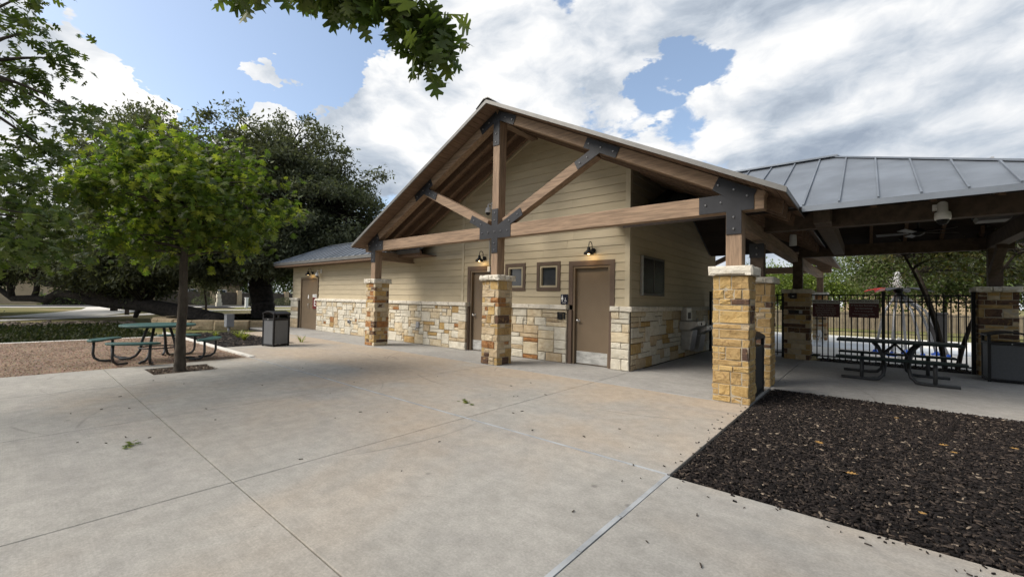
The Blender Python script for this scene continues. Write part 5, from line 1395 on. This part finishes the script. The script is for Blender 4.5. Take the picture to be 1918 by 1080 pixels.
def blob_tree(name, label, x, y, h, rx, seed, lf, per=60, leaf=.3, nb=3, trunk_r=.18, group=None, low=.28, spread=.55, z0=-.13, flat=.8):
    t = thing(name, label, 'tree', (x, y, z0), group)
    rr = random.Random(seed)
    top = h * .62
    tr = [(x, y, z0 - .1), (x + rr.uniform(-.1, .1), y, h * .2), (x + rr.uniform(-.3, .3), y + rr.uniform(-.3, .3), top)]
    MB().tube(tr, [trunk_r, trunk_r * .8, trunk_r * .35], 8).build('trunk', M_bark, t, True)
    Ps = []; Ds = []
    for k in range(nb):
        c = (x + rr.uniform(-.45, .45) * rx * (k > 0), y + rr.uniform(-.45, .45) * rx * (k > 0), h * (low + (1 - low) * rr.uniform(.38, .62)))
        r = (rx * rr.uniform(.6, .85), rx * rr.uniform(.6, .85), h * (1 - low) * .5 * rr.uniform(.7, 1.0))
        P, d = shell_points(c, r, 60, .35, .9, .35, seed * 7 + k); Ps.append(P); Ds.append(d)
    P = np.concatenate(Ps); Dn = np.concatenate(Ds)
    twigs(t, 'limbs', [tuple(np.array(tr[1]) * (1 - q) + np.array(tr[2]) * q) for q in np.linspace(0, 1, 8)], P, M_bark, trunk_r * .3, .015, 4, 3, .3)
    crown(t, P, per, spread * rx / 3, leaf, lf, tmpl_mat[lf], Dn * .4, flat, .2, seed) if False else crown(t, P, per, spread * rx / 3, leaf, SIMPLE, lf, Dn * .4, flat, .2, seed)
    return t
gl = 'trees along the far side of the park'
spec = [  # far left, over the street
 ('dark evergreen oak standing farthest left beyond the street', -84, -9, 9, 6, LF_far), ('bushy oak behind the tan house beyond the street', -88, 4, 11, 6.5, LF_far), ('rounded oak beyond the clipped hedge', -82, 12, 10, 6, LF_far),
 ('tall oak behind the dark board fence', -82, 25, 12, 6.5, LF_far), ('spreading oak beyond the white stone marker', -80, 36, 11, 6.5, LF_far), ('oak showing beside the wing of the building', -72, 47, 12, 7, LF_far),
 ('live oak on the lawn left of the reclining trunk', -45, -4.5, 8, 5.5, LF_live), ('live oak on the lawn behind the reclining trunk', -48, 5.5, 8.5, 5.5, LF_live)]
for i, (lb, x, y, h, r, lf) in enumerate(spec):
    blob_tree('oak_tree', lb, x, y, h, r, 100 + i, lf, 90, .45 if x < -55 else .3, 4, .25, gl, .14 if x < -55 else .3)
blob_tree('crape_myrtle', 'small light green tree beside the far service door', -27.5, 15.5, 4.2, 1.8, 130, LF_light, 45, .16, 2, .07, None, .25, .6)
blob_tree('park_sapling', 'thin staked sapling on the lawn behind the leaning trunk', -37.5, 9.3, 3.6, 1.3, 131, LF_live, 40, .16, 2, .09)
blob_tree('park_sapling', 'slender sapling on the grass island beside the path', -39.5, 5.2, 4.4, 1.8, 132, LF_live, 40, .2, 2, .13)
# crape myrtle behind the picket fence: several stems
def crape(x, y, label, seed, h=4.0, rx=2.3, stems=4, n=200):
    t = thing('crape_myrtle', label, 'tree', (x, y, -.05), 'crape myrtles behind the picket fence')
    rr = random.Random(seed); skel = []
    for k in range(stems):
        a = 6.283 * k / stems + rr.uniform(-.4, .4)
        pth = bez((x + .12 * math.cos(a), y + .12 * math.sin(a), -.08), (x + rx * .5 * math.cos(a), y + rx * .5 * math.sin(a), h * .66), (-.28 * math.cos(a), -.28 * math.sin(a), 0.1), 9)
        MB().tube(pth, list(np.linspace(.05, .025, 9)), 8).build('stem', M_bark, t, True); skel += pth[4:]
    P, d = shell_points((x + .2, y + .9, h * .76), (rx, rx * .85, h * .25), n, .5, .95, .35, seed)
    twigs(t, 'limbs', skel, P, M_bark, .022, .005, 5, 1, .15)
    crown(t, P, 46, .23, .125, SIMPLE, LF_crape, d * .4, .5, .15, seed)
crape(1.55, 14.9, 'many-stemmed crape myrtle directly behind the picket fence', 71, 4.1, 2.1, 3, 170)
crape(5.0, 16.6, 'many-stemmed crape myrtle beyond the right-hand shaded pillar', 72, 4.2, 2.4)

gr = 'trees beyond the splash pad'
for i, (lb, x, y, h, r, lf) in enumerate([('bright green tree behind the far post with the notice', -6.8, 52, 6.2, 3.2, LF_light), ('pale green tree left of the tall cedar', -3.6, 50, 6.0, 3.0, LF_light), ('tall feathery dark tree beyond the splash pad', .6, 42, 7.4, 3.6, LF_far),
        ('dense tree behind the red-petalled spray feature', 4.6, 46, 7.2, 3.8, LF_far), ('dark tree behind the board fence and crape stems', 9.5, 46, 8.0, 4.4, LF_far), ('broad tree at the right end of the board fence', 15, 42, 8.6, 5, LF_far), ('tree to the far right beyond the pavilion', 20, 36, 8.6, 5, LF_far), ('low tree seen through the gate pickets', -10.5, 56, 5.6, 3.4, LF_far)]):
    blob_tree('park_tree', lb, x, y, h, r, 200 + i, lf, 70, .24, 3, .16, gr, .18)
for i, (lb, x, y, h, r, lf) in enumerate([('unseen oak added south behind the viewer to block low sky', -10, -17, 10, 5.5, LF_far), ('unseen oak added south of the plaza to block low sky', 0, -15, 10, 5.5, LF_far), ('unseen oak added south-east of the mulch bed to block low sky', 9, -12, 10, 5.5, LF_far),
        ('unseen oak added east of the mulch bed to block low sky', 14, -3, 10, 5.5, LF_far), ('unseen oak added north-east of the mulch bed to block low sky', 15, 6, 9, 5, LF_far), ('unseen oak added farthest east of the splash pad to block low sky', 17, 15, 9, 5, LF_far)]):
    blob_tree('oak_tree', lb, x, y, h, r, 400 + i, lf, 45, .36, 3, .25, 'unseen oaks added to block low skylight', .12)  # out-of-view oaks, added to cut low skylight and darken east-facing sides
tl = np.column_stack([-98 + nrg.random(9000) * 5, -60 + nrg.random(9000) * 150, nrg.random(9000) ** .8 * 6.5])
tr_ = thing('treeline', 'dark unbroken treeline behind the far houses', 'treeline', (-96, 10, -.13)); tr_['kind'] = 'stuff'
leaf_mesh('foliage', tl, .9, SIMPLE, LF_far, tr_, .1)['kind'] = 'stuff'
# ------------------------------------------------------------------ far left: paths, street, boundary
def ribbon(name, pts, w, z, m):
    V = []; F = []
    for i, p in enumerate(pts):
        p = Vector((*p, 0)); a = Vector((*pts[max(i - 1, 0)], 0)); b = Vector((*pts[min(i + 1, len(pts) - 1)], 0))
        d = (b - a).normalized(); s = Vector((-d.y, d.x, 0)) * w / 2
        V += [(p.x + s.x, p.y + s.y, z), (p.x - s.x, p.y - s.y, z)]
    for i in range(len(pts) - 1): F.append((2 * i, 2 * i + 1, 2 * i + 3, 2 * i + 2))
    o = raw(name, V, F, m); o['kind'] = 'structure'; return o
ribbon('path', [(-33.2, -9), (-33.4, -4), (-34.2, -.5), (-36.5, 3), (-39.5, 5.8), (-43.5, 8.6), (-47.5, 11), (-50, 17), (-50, 28), (-49, 50)], 1.5, -.105, M_conc3)
ribbon('path', [(-37.2, 1.2), (-41, 2.6), (-46, 4.4), (-52, 6), (-60, 7)], 4.2, -.100, M_conc3)
ribbon('pavement', [(-60.5, -60), (-60.5, 60)], 2.2, -.095, M_conc3)
ribbon('street', [(-67, -90), (-67, 90)], 7.5, -.110, M_asph)
o = sheet('dry_swale', [(-24, -9), (-18.35, -9), (-18.35, 3.6), (-24, 3.6), (-28, 3.6), (-30, -9)], -.117, M_soil)
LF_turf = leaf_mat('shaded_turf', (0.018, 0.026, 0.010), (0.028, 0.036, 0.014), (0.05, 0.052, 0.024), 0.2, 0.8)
q = np.column_stack([-28.5 + nrg.random(9000) * 10.1, -7 + nrg.random(9000) * 10.5, np.full(9000, -.125)])
tg = thing('swale_grass', 'short dark grass in the shaded swale behind the granite bed', 'grass', (-23, -2, -.13)); tg['kind'] = 'stuff'
leaf_mesh('blades', q, .15, SIMPLE, LF_turf, tg, -.9)['kind'] = 'stuff'
# swale edge of loose stones
rnd.seed(60)
mb = MB()
for k in range(520):
    q = rnd.random(); x = -30.6 + q * 2.2 + rnd.gauss(0, .55); y = -7 + q * 11 + rnd.gauss(0, .2)
    y = rnd.uniform(-8, 4.2); x = -29.6 + .12 * y + rnd.gauss(0, .9)
    s = rnd.uniform(.05, .15)
    c = Vector((x, y, -.12)); n = 6
    vs = [(c.x + s * rnd.uniform(.7, 1.2) * math.cos(6.283 * i / n), c.y + s * rnd.uniform(.7, 1.2) * math.sin(6.283 * i / n), c.z - .02) for i in range(n)]
    vt = [(c.x + s * .65 * math.cos(6.283 * i / n), c.y + s * .65 * math.sin(6.283 * i / n), c.z + s * rnd.uniform(.4, .8)) for i in range(n)]
    mb.poly(vs + vt, [tuple(range(n, 2 * n))] + [(i, (i + 1) % n, n + (i + 1) % n, n + i) for i in range(n)])
o = mb.build('swale_stones', stone_mat('swale_rubble', (0.17, 0.135, 0.105), (0.09, 0.075, 0.06)), None); o['kind'] = 'stuff'
M_farwall = mat('far_board_fence', (0.085, 0.07, 0.055), 0.9, 0.2, 3)
M_house = mat('house_render', (0.42, 0.33, 0.22), 0.9, 0.1, 2)
M_shingle = mat('brown_shingle', (0.12, 0.085, 0.07), 0.95, 0.2, 4)
t = thing('board_fence', 'dark board fence with stone piers beyond the street', 'fence', (-73, 30, -.13))
for k in range(13):
    y0 = 12 + 3.4 * k
    MB().box((-73.0, y0 + .3, -.13), (-72.9, y0 + 3.1, 1.75)).build('board_panel', M_farwall, t)
    MB().box((-73.3, y0 - .3, -.13), (-72.6, y0 + .3, 2.05)).build('stone_pier', ST['tan'], t, bevel=.03)
t = thing('clipped_hedge', 'clipped green hedge across the street left of the young oak trunk', 'hedge', (-72, 7, -.13))
P = np.column_stack([-71.5 + nrg.random(2600) * 1.2, 2 + nrg.random(2600) * 9.5, nrg.random(2600) * 1.25 - .1])
leaf_mesh('foliage', P, .3, SIMPLE, LF_far, t, .1)
MB().box((-71.3, 2.2, -.13), (-70.6, 11.3, 1.0)).build('stems', M_bark_dark, t)
def house(x, y, w, d, h, label, win=(-.3, 0, .3)):
    t = thing('house', label, 'house', (x, y, -.13), 'houses beyond the street')
    MB().box((x - d / 2, y - w / 2, -.13), (x + d / 2, y + w / 2, h)).build('wall', M_house, t)
    MB().prism([(x + d / 2 + .5, y - w / 2 - .5, h + .002), (x + d / 2 + .5, y + w / 2 + .5, h + .002), (x, y + w / 2 + .5, h + 2.6), (x, y - w / 2 - .5, h + 2.6)], (0, 0, .15)).prism([(x - d / 2 - .5, y - w / 2 - .5, h + .002), (x - d / 2 - .5, y + w / 2 + .5, h + .002), (x, y + w / 2 + .5, h + 2.6), (x, y - w / 2 - .5, h + 2.6)], (0, 0, .15)).build('roof', M_shingle, t)
    for k in win:
        f = MB().box((x + d / 2 - .02, y + w * k - .6, .9), (x + d / 2 + .05, y + w * k + .6, 2.2)).build('window', M_white, t)
        MB().box((x + d / 2 + .051, y + w * k - .5, 1.0), (x + d / 2 + .06, y + w * k + .5, 2.1)).build('pane', M_glass, f)
house(-81, -3, 15, 8, 2.9, 'tan house with a brown roof at the far left beyond the street', ())
house(-84, 18, 13, 8, 2.9, 'tan house behind the dark board fence beyond the street')
t = thing('stone_marker', 'pale stone entrance marker standing on a mulch mound', 'marker', (-56.5, 15.2, -.13))
for z0, z1, w_ in ((-.13, .55, .55), (.56, 1.0, .42), (1.01, 1.45, .5), (1.46, 1.85, .3)):
    MB().box((-56.5 - w_ / 2, 15.2 - w_ / 2, z0), (-56.5 + w_ / 2, 15.2 + w_ / 2 - .1 * (z0 > 1), z1)).build('block', ST['white'], t, bevel=.04)
MB().lathe((-56.5, 15.0, -.13), [(1.9, 0), (1.3, .14), (.4, .22)], 18).build('mound', M_mulch, t, True)
t = thing('utility_pedestal', 'small white utility pedestal on the lawn by the pavement', 'pedestal', (-56.8, 18.1, -.13))
MB().box((-56.95, 17.95, -.13), (-56.65, 18.25, 1.0)).build('body', M_white, t, bevel=.03)
MB().box((-56.98, 17.92, 1.0), (-56.62, 18.28, 1.12)).build('cap', M_white, t, bevel=.03)
t = thing('street_sign', 'small pale street sign on a dark post beyond the lawn', 'sign', (-62, 20.2, -.13))
MB().tube([(-62, 20.2, -.13), (-62, 20.2, 3.2)], .06, 8).build('post', M_black, t, True)
MB().box((-61.93, 19.85, 2.6), (-61.9, 20.55, 3.3)).build('panel', M_grey, t)
t = thing('trail_post', 'slim grey trail marker post by the far pavement', 'post', (-58.5, 7.2, -.13))
MB().box((-58.55, 7.12, -.13), (-58.45, 7.28, 1.1)).build('shaft', M_grey, t); MB().box((-58.57, 7.10, 1.1), (-58.43, 7.30, 1.16)).build('cap', M_grey, t)
for i, (x, y) in enumerate(((-64, 17), (-65, 24), (-64, 27.5), (-65, 35))):
    t = thing('grey_shrub', ('rounded grey shrub right of the stone marker', 'rounded grey shrub behind the white pedestal', 'rounded grey shrub right of the oak trunk', 'rounded grey shrub by the far service door')[i], 'shrub', (x - 6, y, -.13), 'grey shrubs at the foot of the board fence')
    P, d = shell_points((x - 6, y, .4), (1.3, 1.3, .7), 700, .3, .6, .2, 300 + i)
    leaf_mesh('foliage', P, .22, SIMPLE, LF_live, t, .0, d); MB().tube([(x - 6, y, -.13), (x - 6, y, .5)], .05, 6).build('stem', M_bark, t)

# ------------------------------------------------------------------ splash pad beyond the picket fence
sp = sheet('splash_pad', [(-14, 16.2), (-1.1, 16.2), (-1.1, 14.9), (14, 14.9), (14, 27), (-14, 27)], -.045, mat('splash_pad_coating', (0.78, 0.76, 0.71), 0.8, 0.07, 1.5, bump=0.1, bscale=60))
M_wet = mat('wet_concrete', (0.62, 0.66, 0.70), 0.5, 0.12, 1.0, spec=0.4)
o = sheet('wet_patch', [(.3 + 3.6 * math.cos(q), 20.4 + 1.5 * math.sin(q)) for q in np.linspace(0, 6.283, 40)[:-1]], -.041, M_wet)
o = sheet('wet_patch', [(-5.5 + 3.2 * math.cos(q), 21.5 + 2.6 * math.sin(q)) for q in np.linspace(0, 6.283, 40)[:-1]], -.037, M_wet)
M_blue = mat('blue_foot', (0.02, 0.10, 0.55), 0.4, 0.05, 4)
M_pole = mat('galvanised_pole', (0.30, 0.31, 0.34), 0.4, 0.1, 5, metal=.4)
M_redp = mat('red_petal', (0.50, 0.03, 0.03), 0.4, 0.05, 4)
t = thing('spray_feature', 'spray flower with blue-footed curved legs and red and black petals', 'water play feature', (.95, 18.0, 0))
hub = Vector((.75, 18.1, 1.98))
for (x, y) in ((.19, 17.9), (.57, 17.3), (.95, 18.6), (1.26, 17.5), (1.66, 18.8), (1.82, 17.7)):
    f = Vector((x, y, 0))
    leg = MB().tube(bez((x, y, 0), (x * .55 + hub.x * .45, y * .55 + hub.y * .45, 1.35), (0, 0, .2), 6) + [tuple(hub + Vector((0, 0, -.05)))], .035, 8).build('curved_leg', M_pole, t, True)
    MB().lathe((x, y, -.04), [(.13, 0), (.13, .03), (.06, .07), (.045, .12)], 14).build('blue_foot', M_blue, leg, True)
MB().lathe(tuple(hub), [(.10, -.08), (.13, -.02), (.10, .05), (.02, .09)], 14).build('hub', M_black, t, True)
for k in range(6):
    a = 6.283 * k / 6 + .2
    d = Vector((math.cos(a), math.sin(a), .12)).normalized(); s_ = Vector((-d.y, d.x, 0))
    pts = [hub + d * .1 - s_ * .08, hub + d * .45 - s_ * .17, hub + d * .75 - s_ * .10 - Vector((0, 0, .10)), hub + d * .85 - Vector((0, 0, .16)), hub + d * .75 + s_ * .10 - Vector((0, 0, .10)), hub + d * .45 + s_ * .17, hub + d * .1 + s_ * .08]
    MB().prism(pts, (0, 0, .02)).build('petal', M_redp if k in (3, 2) else M_black, t)
M_spray = mat('spray_white', (0.85, 0.87, 0.9), 0.4, 0.02, 3)
mb = MB()
for k in range(240):
    q = rnd.random(); x, y = .72 + rnd.gauss(0, .03 + .05 * q), 18.1 + rnd.gauss(0, .03 + .05 * q)
    mb.box((x - .003, y - .003, 2.05 + .5 * (1 - q)), (x + .003, y + .003, 2.08 + .5 * (1 - q)))
mb.build('spray', M_spray, t)['kind'] = 'stuff'
for i, (x, y) in enumerate(((-1.35, 19.2), (.72, 16.9))):
    t = thing('ground_jet', ('white water jet left of the middle fence post', 'white water jet in front of the blue-footed legs')[i], 'water jet', (x, y, -.04), 'white water jets on the splash pad')
    MB().lathe((x, y, -.04), [(.05, 0), (.05, .02), (.02, .03)], 10).build('nozzle', M_grey, t, True)
    mb = MB()
    for k in range(260):
        q = rnd.random(); r = .02 + .13 * q; a = rnd.uniform(0, 6.28)
        cx, cy, cz = x + r * math.cos(a), y + r * math.sin(a), .5 - .5 * q * q + rnd.gauss(0, .02)
        mb.box((cx - .007, cy - .007, cz - .02), (cx + .007, cy + .007, cz + .02))
    mb.build('spray', M_spray, t)['kind'] = 'stuff'
t = thing('far_picket_fence', 'low black picket fence along the back of the splash pad', 'fence', (0, 27.2, -.1))
for z in (.15, 1.05): MB().box((-14, 27.18, z), (14, 27.22, z + .03)).build('rail', M_black, t)
p0 = None
for k in range(230):
    x = -13.9 + .121 * k
    if p0 is None: p0 = MB().box((x - .008, 27.19, -.1), (x + .008, 27.21, 1.12)).build('picket', M_black, t)
    else: shared(p0, (.121 * k, 0, 0))
M_cedar = mat('cedar_board', (0.20, 0.165, 0.115), 0.9, 0.2, 2, objvar=.3)
t = thing('cedar_fence', 'tan cedar board fence behind the splash pad', 'fence', (5, 38, -.13))
p0 = None
for k in range(150):
    x = -6 + .152 * k
    if p0 is None: p0 = MB().box((x, 38, -.13), (x + .143, 38.025, 1.05)).build('board', M_cedar, t)
    else: shared(p0, (.152 * k, 0, rnd.uniform(-.02, .02)))
for z in (.2, .8): MB().box((-6, 38.027, z), (16.7, 38.07, z + .09)).build('rail', M_cedar, t)
for i, (x, y) in enumerate(((-2.6, 25.6), (2.25, 25.2))):
    t = thing('park_bin', ('tall dark bin beyond the splash pad under the rules sign', 'tall dark bin beyond the splash pad behind the curved legs')[i], 'litter bin', (x, y, -.045), 'dark bins beyond the splash pad')
    MB().box((x - .28, y - .28, -.04), (x + .28, y + .28, 1.15)).build('body', M_black, t, bevel=.02); MB().box((x - .31, y - .31, 1.15), (x + .31, y + .31, 1.25)).build('lid', M_black, t, bevel=.02)
t = thing('house', 'grey-roofed house showing between trees beyond the cedar fence', 'house', (3.5, 60, -.13), 'houses beyond the cedar fence')
MB().box((-2, 58, -.13), (9, 66, 3.2)).build('wall', M_house, t)
MB().prism([(-2.5, 57.5, 3.202), (9.5, 57.5, 3.202), (7, 62, 6.2), (0, 62, 6.2)], (0, 0, .15)).prism([(-2.5, 66.5, 3.202), (9.5, 66.5, 3.202), (7, 62, 6.2), (0, 62, 6.2)], (0, 0, .15)).build('roof', M_shingle, t)
